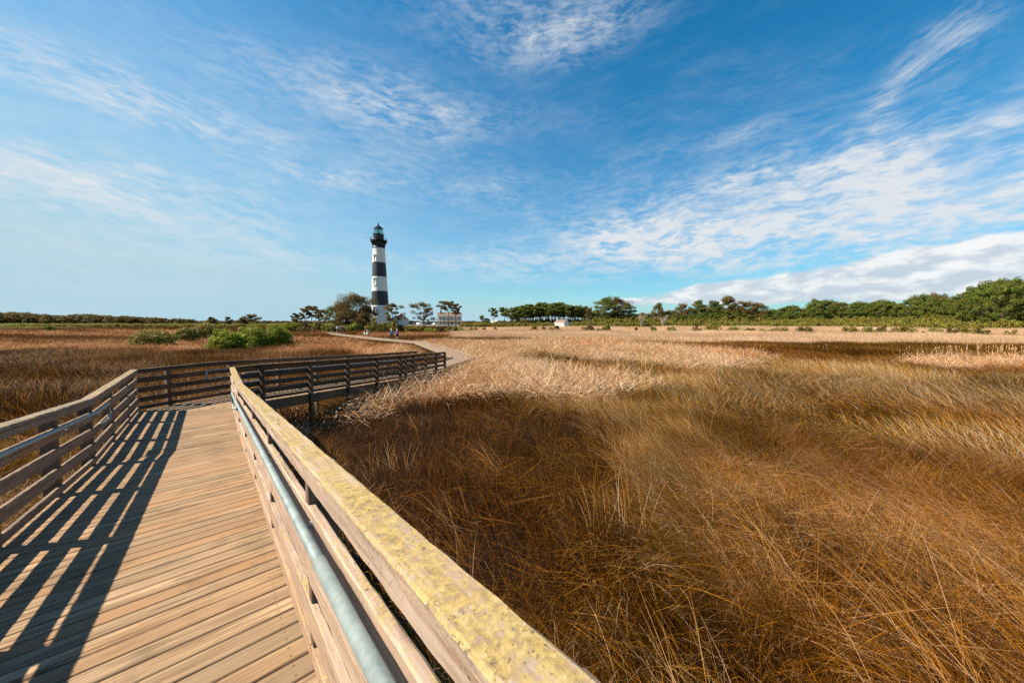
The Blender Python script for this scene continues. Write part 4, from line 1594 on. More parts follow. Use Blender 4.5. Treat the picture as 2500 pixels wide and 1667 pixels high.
# picket fence between marsh and lawn
for (pa, pb, yd, lab) in ((992, 1140, 176, 'low white picket fence in front of the parked cars'), (782, 848, 120, 'low white picket fence seen between shrubs left of the big pine')):
    A = Vector(AT(pa, 797, yd)); B = Vector(AT(pb, 797, yd))
    gz = ground_z(A.x, A.y); A.z = B.z = gz
    fe = empty('picket_fence', A); tag(fe, lab, 'fence')
    L = (B - A).length; n = int(L / 2.4)
    for k in range(n + 1):
        mb = MB(); mb.box((L * k / n, 0, .55), (.12, .12, 1.2)); mb.obj('fence_post', M['curb'], fe)
    mb = MB()
    for k in range(int(L / .16)): mb.box((.08 + k * .16, -.06, .55), (.09, .02, .95))
    o = mb.obj('picket', M['siding'], fe); o['kind'] = 'stuff'
    for z in (.3, .8):
        mb = MB(); mb.box((L / 2, -.03, z), (L, .04, .08)); mb.obj('rail', M['siding'], fe)


# ------------------------------------------------------------------ cars
def car_meshes(kind):
    if kind == 'suv': prof = [(-2.25, .35), (-2.3, .95), (-2.15, 1.1), (-1.95, 1.68), (-1.6, 1.76), (.35, 1.74), (1.0, 1.12), (2.05, .98), (2.28, .75), (2.28, .35)]
    else: prof = [(-2.2, .3), (-2.25, .85), (-1.75, .98), (-1.05, 1.38), (-.6, 1.44), (.2, 1.43), (.95, .98), (1.95, .85), (2.2, .62), (2.2, .3)]
    n = len(prof)
    vs = []
    for y, ins in ((-.88, 0), (-.80, 1), (.80, 1), (.88, 0)):
        for x, z in prof:
            up = z > 1.05
            yy = y * (.84 if up else 1)
            vs.append((x, yy, z if ins or not up else z))
    vs2 = []
    for s_ in (-1, 1):
        for x, z in prof: vs2.append((x * (.99), s_ * (.72 if z > 1.2 else .88), z))
    fs = [tuple(range(n - 1, -1, -1)), tuple(range(n, 2 * n))] + [(j, (j + 1) % n, (j + 1) % n + n, j + n) for j in range(n)]
    body = mesh_from('car_body', vs2, fs)
    mb = MB()
    top = 1.62 if kind == 'suv' else 1.36; base = 1.12 if kind == 'suv' else 1.0
    for s_ in (-1, 1):
        mb.add([(-1.85, s_ * .86, base), (.75, s_ * .86, base), (.2, s_ * .745, top), (-1.5, s_ * .745, top)], [(0, 1, 2, 3)])
    mb.add([(.98, -.76, base + .02), (.98, .76, base + .02), (.42, .66, top), (.42, -.66, top)], [(0, 1, 2, 3)])
    glass = mb.mesh('car_window')
    mb = MB()
    mb.add([(.33 * math.cos(2 * math.pi * i / 16), y, .33 * math.sin(2 * math.pi * i / 16)) for y in (-.11, .11) for i in range(16)],
           [tuple(range(16)), tuple(range(31, 15, -1))] + [(i, (i + 1) % 16, (i + 1) % 16 + 16, i + 16) for i in range(16)])
    tyre = mb.mesh('tyre')
    mb = MB(); mb.tube([(0, -.12, 0), (0, .12, 0)], .19, 10); rim = mb.mesh('rim')
    return body, glass, tyre, rim


def paint(name, c):
    return simple(name, c, .25, .2, 0, 3, .6)


CM = {'suv': car_meshes('suv'), 'sedan': car_meshes('sedan')}
chrome = simple('alloy_rim', (.5, .5, .52), .3, .8)
headl = simple('headlamp_glass', (.7, .72, .72), .1, 0, 0, 3, .8)
cars = [(1000, 'sedan', (.015, .018, .03), 'black sedan leftmost in the row of parked cars', 'sedan'),
        (1013, 'sedan', (.08, .012, .02), 'dark red car second from the left in the parked row', 'sedan'),
        (1024, 'suv', (.75, .76, .78), 'white car parked between a dark red car and a dark SUV', 'car'),
        (1035, 'suv', (.02, .03, .05), 'dark blue SUV parked just behind the lone pine', 'car'),
        (1048, 'suv', (.012, .012, .015), 'black SUV to the right of the lone pine', 'car'),
        (1055, 'sedan', (.10, .05, .09), 'dark purple sedan near the right end of the parked row', 'sedan'),
        (1063, 'sedan', (.80, .80, .80), 'white sedan parked nearest to the two storey house', 'sedan')]
for i, (px, kd, colr, lab, cat) in enumerate(cars):
    p = AT(px, 793, 192 + (i % 2) * 5)
    c = empty('parked_car', (p[0], p[1], ground_z(p[0], p[1]) + .35), R(180 * (i % 2) + random.uniform(50, 80)))
    tag(c, lab, 'car', 'cars parked in a row behind the fence')
    b, g_, ty, ri = CM[kd]
    bd = link('body', b.copy(), paint('car_paint_' + str(i), colr), c)
    link('window', g_, M['dark_pane'], c)
    for wx in (-1.4, 1.4):
        for wy in (-.8, .8):
            w_ = link('wheel', ty, M['rubber'], c, (wx, wy, .33)); link('rim', ri, chrome, w_)
    for wy in (-.62, .62):
        mb = MB(); mb.box((0, 0, 0), (.1, .32, .16)); mb.obj('headlight', headl, c, (2.24, wy, .7))


# ------------------------------------------------------------------ trees
def puff(g, c, r, n, size, flat=.6):
    """cloud of leaf-sized faces round c"""
    d = g.normal(0, 1, (n, 3)); d /= np.linalg.norm(d, axis=1)[:, None]
    rr_ = g.uniform(.45, 1.0, n) ** .6
    p = np.array(c) + d * rr_[:, None] * r * np.array([1, 1, flat])
    nrm = d + g.normal(0, .55, (n, 3)); nrm[:, 2] += .25
    nrm /= np.linalg.norm(nrm, axis=1)[:, None]
    t = np.cross(nrm, g.normal(0, 1, (n, 3))); t /= np.linalg.norm(t, axis=1)[:, None] + 1e-9
    b = np.cross(nrm, t)
    s = size * g.uniform(.6, 1.4, n)[:, None]
    v = np.stack([p + t * s, p - t * s * .5 + b * s * .8, p - t * s * .5 - b * s * .8], 1).reshape(-1, 3)
    return v, g.random(n)


def foliage_mesh(name, puffs, mat):
    V_ = np.concatenate([p[0] for p in puffs]); rn = np.concatenate([p[1] for p in puffs])
    n = len(V_) // 3
    me = bpy.data.meshes.new(name)
    me.vertices.add(n * 3); me.vertices.foreach_set('co', V_.astype(np.float32).ravel())
    me.loops.add(n * 3); me.loops.foreach_set('vertex_index', np.arange(n * 3, dtype=np.int32))
    me.polygons.add(n); me.polygons.foreach_set('loop_start', np.arange(0, n * 3, 3, dtype=np.int32))
    me.update(calc_edges=True)
    c = np.ones((n * 3, 4), np.float32)
    c[:, 0] = np.repeat(rn, 3)
    pr = np.concatenate([np.full(len(p[1]), np.random.default_rng(int(abs(p[0][0, 0]) * 1e4) % 100000).random()) for p in puffs])
    c[:, 2] = np.repeat(pr, 3)
    at = me.color_attributes.new('blade', 'FLOAT_COLOR', 'POINT')
    at.data.foreach_set('color', c.ravel())
    me.materials.append(mat)
    return me


def pine(seed, H, cw, cb, mat, lean=0.0, nl=13, leafn=75, leaf=.20, skew=0.0, dens=1.0, flatc=.42):
    """H height, cw crown radius, cb share of bare trunk, skew pulls the crown sideways (-X left)"""
    g = np.random.default_rng(seed)
    mb = MB()
    n = 8
    tp = []
    x = y = 0.0
    for i in range(n + 1):
        t = i / n
        tp.append((x + lean * H * t * t + g.normal(0, .012 * H) * (t > 0), y + g.normal(0, .008 * H) * (t > 0), H * .94 * t))
    r0 = .022 * H + .04
    mb.tube(tp, [r0 * (1 - .85 * i / n) for i in range(n + 1)], 7)
    puffs = []
    tpn = np.array(tp)
    def at_h(t):
        f = t * n; i = min(int(f), n - 1); return tpn[i] * (1 - (f - i)) + tpn[i + 1] * (f - i)
    for k in range(nl):
        t = cb + (1 - cb) * ((k + g.uniform(0, .8)) / nl)
        t = min(t, .97)
        p0 = at_h(t)
        ang = k * 2.4 + g.uniform(-.5, .5)
        rel = (t - cb) / (1 - cb)
        reach = cw * (.55 + .6 * math.sin(math.pi * min(1, rel * .85 + .15))) * g.uniform(.65, 1.15)
        if rel > .8: reach *= .6
        dx_, dy_ = math.cos(ang) * reach + skew * cw * rel, math.sin(ang) * reach
        rise = H * .05 + reach * g.uniform(.1, .45)
        p2 = p0 + np.array([dx_, dy_, rise]); p1 = p0 + np.array([dx_ * .5, dy_ * .5, rise * .25])
        mb.tube([p0, p1, p2], [r0 * .30 * (1 - rel * .5), r0 * .18, r0 * .06], 5)
        for q_ in range(2):
            f = g.uniform(.6, .85)
            ps = p0 + (p2 - p0) * f
            pe = ps + np.array([g.normal(0, reach * .3), g.normal(0, reach * .3), abs(g.normal(.1, .2)) * reach * .5])
            mb.tube([ps, pe], [r0 * .08, r0 * .03], 4)
            rr2 = cw * g.uniform(.17, .28) * dens
            puffs.append(puff(g, pe + np.array([0, 0, rr2 * .2]), rr2, int(leafn * .6), leaf, flatc * g.uniform(.8, 1.2)))
        rr2 = cw * g.uniform(.22, .36) * dens
        puffs.append(puff(g, p2 + np.array([0, 0, rr2 * .2]), rr2, leafn, leaf, flatc * g.uniform(.8, 1.2)))
        pm = p0 + (p2 - p0) * g.uniform(.35, .65) + np.array([0, 0, cw * .08])
        puffs.append(puff(g, pm, cw * g.uniform(.16, .26) * dens, int(leafn * .6), leaf, flatc))
    top = at_h(.98)
    for q_ in range(3):
        puffs.append(puff(g, top + np.array([g.normal(0, cw * .2), g.normal(0, cw * .2), H * .02 * g.uniform(0, 2)]), cw * g.uniform(.2, .32) * dens, leafn, leaf, flatc * 1.2))
    return mb.mesh('trunk'), foliage_mesh('crown', puffs, mat)


def bush_mesh(seed, rx, ry, h, mat, n=26, leafn=110, leaf=.09, stems=6):
    g = np.random.default_rng(seed)
    puffs = []
    mb = MB()
    for k in range(n):
        a = g.uniform(0, 6.283); q_ = math.sqrt(g.uniform(0, 1))
        x, y = math.cos(a) * q_ * rx * .8, math.sin(a) * q_ * ry * .8
        z = h * (.14 + .64 * math.sqrt(max(0, 1 - q_ * q_)) * g.uniform(.04, 1.0) ** .55)
        r_ = min(rx, h) * g.uniform(.20, .36)
        puffs.append(puff(g, (x, y, z), r_, leafn, leaf, .8))
    for k in range(stems):
        a = g.uniform(0, 6.283); q_ = g.uniform(.1, .6)
        x, y = math.cos(a) * q_ * rx, math.sin(a) * q_ * ry
        mb.tube([(x * .6, y * .6, -.1), (x * .85, y * .85, h * .3), (x, y, h * .6)], [.05, .04, .02], 5)
    return mb.mesh('stem'), foliage_mesh('foliage', puffs, mat)


def place_tree(name, label, cat, tr, cr, x, y, z, s, rz, group=None, parts=('trunk', 'crown'), sz=None):
    e = empty(name, (x, y, z), rz)
    e.scale = (s, s, sz or s)
    tag(e, label, cat, group)
    link(parts[0], tr, M['bark'], e)
    link(parts[1], cr, None, e)
    return e


def solo_pine(px, top, base, Y, width_px, label, mat, seed, cb=.35, skew=0., lean=0., nl=13, dens=1.0, leafn=75, flatc=.62):
    x, _, zt_ = AT(px, top, Y)
    gz = ground_z(x, Y) - .1
    H = (zt_ - gz) / 1.02
    cw = width_px / F * Y / 2 / 1.05
    tr, cr = pine(seed, H, cw, cb, mat, lean, nl, int(leafn * 2.0), max(.12, Y * .00115), skew, dens * 1.2, flatc)
    return place_tree('pine_tree', label, 'tree', tr, cr, x, Y, gz, 1, 0)


B_, P_ = M['pine_brown'], M['pine']
solo_pine(723, 768, 790, 118, 26, 'small dark flat-topped pine at the left end of the pines near the lighthouse', B_, 301, .45, nl=8)
solo_pine(742, 752, 790, 120, 24, 'slender open pine second from the left of the lighthouse group', B_, 302, .45, nl=9)
solo_pine(761, 747, 790, 122, 34, 'flat-topped dark pine left of the lighthouse with bare stem', B_, 303, .5, nl=10)
solo_pine(776, 755, 790, 120, 22, 'narrow pine touching the right side of the flat-topped pine', B_, 304, .45, nl=8)
solo_pine(790, 758, 792, 116, 26, 'thin bare-stemmed pine standing over the left shrubs', B_, 305, .5, nl=8)
solo_pine(818, 748, 794, 112, 46, 'greenish pine just left of the biggest brown pine', P_, 306, .2, nl=20, flatc=.6, dens=1.15)
solo_pine(868, 724, 798, 104, 72, 'biggest brown pine, broad crown left of the lighthouse', B_, 307, .22, nl=32, leafn=100, flatc=.7, dens=1.1)
solo_pine(842, 742, 798, 108, 36, 'brown pine crowded against the left of the biggest pine', B_, 308, .15, nl=22, leafn=90, flatc=.7, dens=1.2)
solo_pine(895, 750, 798, 108, 40, 'dark pine between the biggest pine and the lighthouse', B_, 309, .1, nl=22, leafn=90, flatc=.7, dens=1.2)
solo_pine(884, 768, 798, 100, 40, 'low bushy pine at the foot of the biggest pine', B_, 310, .1, nl=12, leafn=80, flatc=.7)
solo_pine(958, 742, 800, 104, 44, 'open pine standing before the right side of the lighthouse', B_, 311, .30, nl=12, dens=.85)
solo_pine(1034, 741, 799, 118, 52, 'lone wide pine with flat tiers in front of the parked cars', B_, 312, .25, skew=-.25, nl=12, dens=.85)
solo_pine(1096, 735, 798, 122, 36, 'leaning pine before the middle of the white house', B_, 313, .62, skew=-.75, lean=-.05, nl=10, dens=.95)
solo_pine(1112, 740, 798, 124, 26, 'thin upright pine before the right end of the white house', B_, 314, .55, skew=.1, nl=9, dens=.85)
solo_pine(1177, 770, 790, 190, 12, 'tiny lone pine left of the grove', P_, 315, .5, nl=7)
solo_pine(1188, 777, 792, 190, 14, 'tiny rounded pine beside the white box', P_, 316, .3, nl=7)
solo_pine(1205, 751, 792, 185, 22, 'dark pine at the left edge of the tall grove', P_, 317, .5, nl=10)
solo_pine(1231, 751, 792, 185, 26, 'second pine from the left in the tall grove', P_, 318, .5, nl=10)
# isolated far pines on the left horizon
for px, top, w_, lab in ((515, 776, 18, 'tiny dark pine alone on the left horizon'), (556, 774, 15, 'small dark round pine on the horizon above the bushes'), (613, 771, 30, 'flat spreading pine on the horizon above the bright bushes'),
                         (592, 779, 20, 'low rounded tree on the horizon left of the spreading pine')):
    solo_pine(px, top, 786, 170, w_, lab, B_, 330 + px, .25, nl=8, dens=1.2)

# variants for the wood on the right
VAR = {}
for kd, mt, arg in (('round', P_, dict(cb=.12, nl=22, leafn=130, flatc=.6, dens=1.2)), ('brown', B_, dict(cb=.14, nl=20, leafn=120, flatc=.6, dens=1.2)), ('tall', P_, dict(cb=.48, nl=13, leafn=120, flatc=.6, dens=1.3))):
    VAR[kd] = [pine(400 + i + ord(kd[0]) * 7, 14, 4.6 if kd != 'tall' else 2.8, arg['cb'], mt, 0, arg['nl'], arg['leafn'], .22, 0, arg['dens'], arg['flatc']) for i in range(4)]


def var_tree(kd, px, top, Y, wpx, label, group, name='pine_tree'):
    tr, cr = random.choice(VAR[kd])
    x, _, zt_ = AT(px, top, Y)
    gz = ground_z(x, Y) - .1
    H = zt_ - gz
    cw = wpx / F * Y / 2
    e = place_tree(name, label, 'tree', tr, cr, x, Y, gz, cw / (5.0 if kd != 'tall' else 3.1), random.uniform(0, 6.28), group, sz=H / 14.6)
    return e


def interp(tbl, x):
    for (a, b), (c, d) in zip(tbl[:-1], tbl[1:]):
        if a <= x <= c: return b + (d - b) * (x - a) / (c - a)
    return tbl[-1][1] if x > tbl[-1][0] else tbl[0][1]


# tall bare-stemmed grove
g_tab = [(1248, 752), (1262, 747), (1290, 743), (1320, 741), (1345, 738), (1370, 741), (1400, 743), (1430, 751)]
px = 1250
while px < 1432:
    var_tree('tall', px, interp(g_tab, px) + random.choice((-4, -1, 0, 2, 5, 9)), 172 + random.uniform(-6, 10), random.uniform(26, 34), 'tall bare-stemmed pine packed in the grove between the two sheds', 'tall pines of the grove')
    var_tree('tall', px + 3, interp(g_tab, px) + random.uniform(0, 14), 188 + random.uniform(-5, 8), random.uniform(26, 34), 'tall bare-stemmed pine packed in the grove between the two sheds', 'tall pines of the grove')
    px += random.uniform(7, 10)
dist_t = [(1440, 752, 24, 'brown', 'brown round tree right after the tall grove'), (1456, 756, 26, 'round', 'green tree between the grove and the high rounded crown'),
          (1480, 726, 56, 'round', 'high rounded green crown right of the grove'), (1508, 727, 48, 'brown', 'browned pine joined to the high rounded crown'), (1531, 741, 44, 'round', 'dark pine on the right shoulder of the high rounded crown'),
          (1608, 741, 30, 'brown', 'brown-topped pine alone over the low middle trees'), (1668, 742, 36, 'brown', 'rusty round pine right of the low middle trees'),
          (1706, 733, 40, 'round', 'green flat-topped pine before the highest brown crown'), (1745, 735, 40, 'round', 'green pine left of the highest brown crown'),
          (1778, 724, 52, 'brown', 'highest brown crown in the middle of the right wood'), (1822, 737, 44, 'brown', 'brown pine at the edge right of the highest brown crown'), (1850, 740, 46, 'brown', 'wide rust brown tree ending the brown part of the wood')]
for px, top, w_, kd, lab in dist_t:
    var_tree(kd, px, top, interp([(1440, 165), (1850, 145)], px), w_, lab, None)
top_tab = [(1440, 764), (1560, 764), (1640, 757), (1700, 752), (1780, 748), (1870, 757), (1900, 752), (1913, 750), (1940, 742), (1960, 752), (1996, 728), (2026, 733), (2055, 739), (2089, 735), (2120, 736), (2160, 729),
           (2190, 737), (2211, 735), (2240, 720), (2264, 714), (2306, 722), (2330, 726), (2350, 719), (2380, 703), (2404, 690), (2430, 684), (2455, 679), (2500, 680), (2560, 676), (2660, 690), (2800, 700)]
dep_tab = [(1440, 168), (1850, 150), (2200, 132), (2350, 112), (2450, 98), (2800, 92)]
px = 1446
while px < 2800:
    Y = interp(dep_tab, px)
    wp = random.uniform(26, 40) * (150 / Y) ** .9
    kd = 'brown' if (px < 1860 and random.random() < .45) or random.random() < .08 else 'round'
    part = 'middle' if px < 1880 else ('right' if px < 2240 else 'tall right-hand')
    lab = ('rusty brown pine in the %s stretch of the wood behind the shrub belt' if kd == 'brown' else 'green pine in the %s stretch of the wood behind the shrub belt') % part
    var_tree(kd, px, interp(top_tab, px) + random.uniform(-1, 4), Y + random.uniform(-3, 6), wp, lab, ('brown' if kd == 'brown' else 'green') + ' pines, %s part of the wood' % part)
    if px > 1560:
        var_tree('round', px + random.uniform(-6, 6), interp(top_tab, px) + random.uniform(8, 20), Y - 8, wp * .9, 'lower green pine at the front of the %s stretch of the wood' % part, 'front pines, %s part of the wood' % part)
    px += wp * random.uniform(.42, .62)

# bushes in the marsh
def bush(px, top, base, Y, wpx, label, mat, seed, n=26, leafn=110, cat='bush', depth=.8, name='wax_myrtle', leaf=None, stems=6):
    x, _, zt_ = AT(px, top, Y)
    gz = ground_z(x, Y) - .05
    h = zt_ - gz
    rx = wpx / F * Y / 2
    st, fo = bush_mesh(seed, rx, rx * depth, h / .84, mat, int(n * 1.4), leafn, leaf or Y * .0017, stems)
    e = empty(name, (x, Y, gz)); tag(e, label, cat)
    link('stem', st, M['bark'], e); link('foliage', fo, None, e)
    return e


my = M['myrtle']
bush(372, 800, 838, 42, 96, 'round olive green bush standing alone left of the bright bushes', M['shrub'], 501, 44, 150)
bush(450, 796, 824, 52, 60, 'dark olive bush between the lone round bush and the bright bushes', M['shrub'], 502, 34, 130)
bush(500, 789, 818, 60, 80, 'low olive bush behind, joining the dark bush to its right', M['shrub'], 503, 34, 130)
bush(545, 800, 846, 38, 74, 'bright yellow-green bush at the left of the big clump', my, 504, 44, 160)
bush(612, 790, 845, 39.5, 92, 'tall bright bush in the middle of the big clump with pale stems', my, 505, 50, 170, stems=12)
bush(672, 788, 842, 41, 84, 'dark green bush at the right of the big clump', my, 506, 50, 170)
bush(714, 786, 806, 95, 40, 'light green shrub right behind the big bush clump', my, 507, 24, 120)
bush(122, 795, 803, 82, 26, 'tiny bright yellow-green bush alone in the left marsh', my, 508, 10, 80)
# shrubs below the lighthouse pines
sh = [(705, 784, 36), (735, 782, 40), (770, 784, 40), (803, 789, 34), (862, 786, 38), (885, 790, 30), (915, 778, 44), (942, 782, 40), (940, 794, 34), (972, 790, 32), (995, 796, 32), (1020, 797, 36), (1050, 799, 30), (1072, 796, 22), (1100, 797, 20), (1112, 794, 14), (1125, 799, 36), (1155, 800, 24), (965, 778, 26), (850, 796, 22), (830, 799, 18), (745, 796, 40)]
for i, (px, top, w_) in enumerate(sh):
    Y = 92 + (i % 3) * 5
    near_ = 'below the pines left of the lighthouse' if px < 850 else ('at the foot of the lighthouse' if px < 985 else 'in front of the cars and the house')
    lab = ['rounded %s shrub %s', 'low spreading %s shrub %s', 'bushy %s shrub %s', 'ragged %s shrub %s', 'small tight %s shrub %s'][i % 5] % ('bright green' if i % 4 == 0 else ('reddish brown' if i % 4 == 1 else 'olive'), near_)
    e = bush(px, top, 800, Y, w_ * 1.15, lab, my if i % 4 == 0 else (B_ if i % 4 == 1 else M['shrub']), 520 + i, 16, 80, 'shrub', name='shrub')
    e['group'] = 'shrubs ' + near_
# shrub belt before the wood on the right: nearer shrubs are things, the thicket behind is one mass
BV = [bush_mesh(600 + i, 3.2, 2.4, 2.4, M['shrub'] if i % 3 else my, 16, 80, .17, 3) for i in range(5)]
cb_ = coll('thicket_shrubs')
for i, (st, fo) in enumerate(BV):
    o = bpy.data.objects.new('shrub_%02d' % i, fo); cb_.objects.link(o)
th = []
for px in np.arange(1130, 2850, 9.0):
    base_d = interp([(1130, 168), (1440, 150), (1850, 128), (2350, 92), (2850, 78)], px)
    for row in range(3):
        Y = base_d + row * 6 + random.uniform(-2, 2)
        if px < 1440 and row == 0 and random.random() < .4: continue
        x = AT(px + random.uniform(-4, 4), 790, Y)[0]
        s_ = random.uniform(.75, 1.15) * (1.05 if px > 1400 else .9)
        th.append((x, Y, ground_z(x, Y) - .1, random.uniform(0, 6.28), 0, s_, s_ * random.uniform(.95, 1.3), random.choice((1, 2, 4)), .5))
for px in np.arange(1262, 2900, 6.0):
    if px < 1420 and random.random() < .35: continue
    base_d = interp([(1130, 182), (1420, 180), (1440, 158), (1850, 140), (2350, 106), (2850, 88)], px)
    Y = base_d + random.uniform(-3, 3); x = AT(px, 790, Y)[0]
    th.append((x, Y, ground_z(x, Y) - .1, random.uniform(0, 6.28), 0, random.uniform(.8, 1.1), random.uniform(1.5, 2.3), random.choice((1, 2, 4)), .5))
scatter('shrub_thicket', th, cb_, 'olive green shrub thicket running along the foot of the right wood')
bl = [(1182, 800, 16), (1210, 798, 16), (1303, 795, 24), (1326, 796, 16), (1345, 799, 18), (1358, 794, 22), (1436, 790, 34), (1480, 790, 26), (1465, 797, 20), (1553, 798, 8), (1595, 796, 20), (1640, 798, 30), (1700, 795, 26), (1745, 790, 50),
      (1790, 796, 44), (1830, 800, 30), (1866, 802, 34), (1905, 797, 44), (1965, 795, 46), (2075, 794, 44), (2120, 795, 40), (2165, 793, 44), (2215, 793, 50), (2285, 794, 34), (2325, 797, 26), (2360, 792, 34), (2395, 789, 36), (2380, 803, 30), (2252, 806, 14), (2470, 801, 24)]
for i, (px, top, w_) in enumerate(bl):
    Y = interp([(1150, 105), (1440, 95), (1850, 82), (2350, 64), (2500, 60)], px) + (i % 2) * 3
    where = 'in the pale reeds before the grove' if px < 1440 else ('in the pale reeds before the brown trees' if px < 1860 else 'in the pale reeds before the green wood')
    lab = ['dark olive %s shrub %s', 'sparse %s shrub %s', 'wind-shaped %s shrub %s', 'two-humped %s shrub %s', 'ragged %s shrub %s'][i % 5] % ('wide' if w_ > 34 else ('small' if w_ < 20 else 'low'), where)
    e = bush(px, top, 812, Y, w_ * 1.05, lab, M['shrub'] if i % 3 else B_, 700 + i, 12, 70, 'shrub', name='shrub')
    e['group'] = 'shrubs ' + where

# far-off wood and low thicket on the left horizon
cv = coll('far_trees')
for i in range(4):
    tr, cr = pine(800 + i, 8, 4.2, .12, M['pine_far'], 0, 15, 50, .36, 0, 1.2, .65)
    cv.objects.link(bpy.data.objects.new('tree_%02d' % i, cr))
wl = []
l_tab = [(-400, 768), (0, 766), (50, 765), (130, 772), (220, 770), (330, 775), (420, 779), (560, 784)]
px = -420
while px < 480:
    Y = 260 + random.uniform(-14, 14)
    x, _, zt_ = AT(px, interp(l_tab, px) + random.uniform(-1.5, 2.5), Y)
    H = zt_ - .8
    s_ = max(.4, H / 8.4)
    wl.append((x, Y, .8, random.uniform(0, 6.28), 0, s_ * 1.05, s_, random.randrange(4), .5))
    px += random.uniform(2.5, 5)
for px in np.arange(1130, 1300, 5):      # low wood behind the grove
    x, _, zt_ = AT(px, 784 + random.uniform(-2, 2), 270); wl.append((x, 270, .8, random.uniform(0, 6), 0, .5, (zt_ - .8) / 8.4, random.randrange(4), .5))
for px in np.arange(480, 1130, 4):
    x, _, zt_ = AT(px, 784.5 + random.uniform(-2.0, 1.5), 290); wl.append((x, 290, .8, random.uniform(0, 6), 0, .45, max(.2, (zt_ - .8) / 8.4), random.randrange(4), .5))
scatter('far_wood', wl, cv, 'low dark wood along the left horizon')
tl = []
for px in np.arange(-400, 900, 5.0):
    for row in range(3):
        Y = 165 + row * 22 + random.uniform(-8, 8)
        x = AT(px + random.uniform(-3, 3), 790, Y)[0]
        if abs(x - LX) < 9 and abs(Y - LY) < 16: continue
        s_ = random.uniform(.7, 1.1)
        tl.append((x, Y, ground_z(x, Y) - .1, random.uniform(0, 6.28), 0, s_ * 1.2, s_ * .75, random.choice((1, 2, 4, 4, 3)), .5))
scatter('far_thicket', tl, cb_, 'yellow-green low thicket in front of the far left wood')

# bare dead shrubs in the wood edge
for px, top, Y, lab in ((1567, 764, 140, 'bare pale dead shrub left in the low middle trees'), (1620, 768, 138, 'bare pale dead shrub below the brown-topped pine')):
    x, _, zt_ = AT(px, top, Y); gz = ground_z(x, Y); H = zt_ - gz
    g = np.random.default_rng(px); mb = MB()
    for k in range(26):
        a = g.uniform(0, 6.28); q_ = g.uniform(.1, .45) * H
        p1 = (math.cos(a) * q_ * .4, math.sin(a) * q_ * .4, H * .55); p2 = (math.cos(a) * q_, math.sin(a) * q_, H * g.uniform(.7, 1.0))
        mb.tube([(0, 0, 0), p1, p2], [.10, .07, .03], 4)
    o = mb.obj('dead_shrub', M['twig'], None, (x, Y, gz)); tag(o, lab, 'shrub')


seen_ = {}
for o in sorted([o for o in COL.objects if o.get('category') in ('shrub',) and o.get('label')], key=lambda o: o.location.x / max(1, o.location.y)):
    seen_.setdefault(o['label'], []).append(o)
for lab, lst in seen_.items():
    if len(lst) == 2:
        lst[0]['label'] = lab + ', the left of two'; lst[1]['label'] = lab + ', the right of two'
    elif len(lst) > 2:
        for o, w_ in zip(lst, ('the leftmost', 'the second from the left', 'the third from the left', 'the fourth from the left', 'the rightmost')): o['label'] = lab + ', ' + w_

# ------------------------------------------------------------------ people on the path
def skin_obj(name, verts, edges, radii, mat, parent, sub=1):
    me = bpy.data.meshes.new(name)
    me.from_pydata(verts, edges, [])
    o = link(name, me, mat, parent)
    md = o.modifiers.new('skin', 'SKIN')
    md.use_smooth_shade = True
    for i, r_ in enumerate(radii):
        sv = me.skin_vertices[0].data[i]
        sv.radius = (r_, r_) if not isinstance(r_, tuple) else r_
        sv.use_root = (i == 0)
    ss = o.modifiers.new('sub', 'SUBSURF'); ss.levels = sub; ss.render_levels = sub
    return o


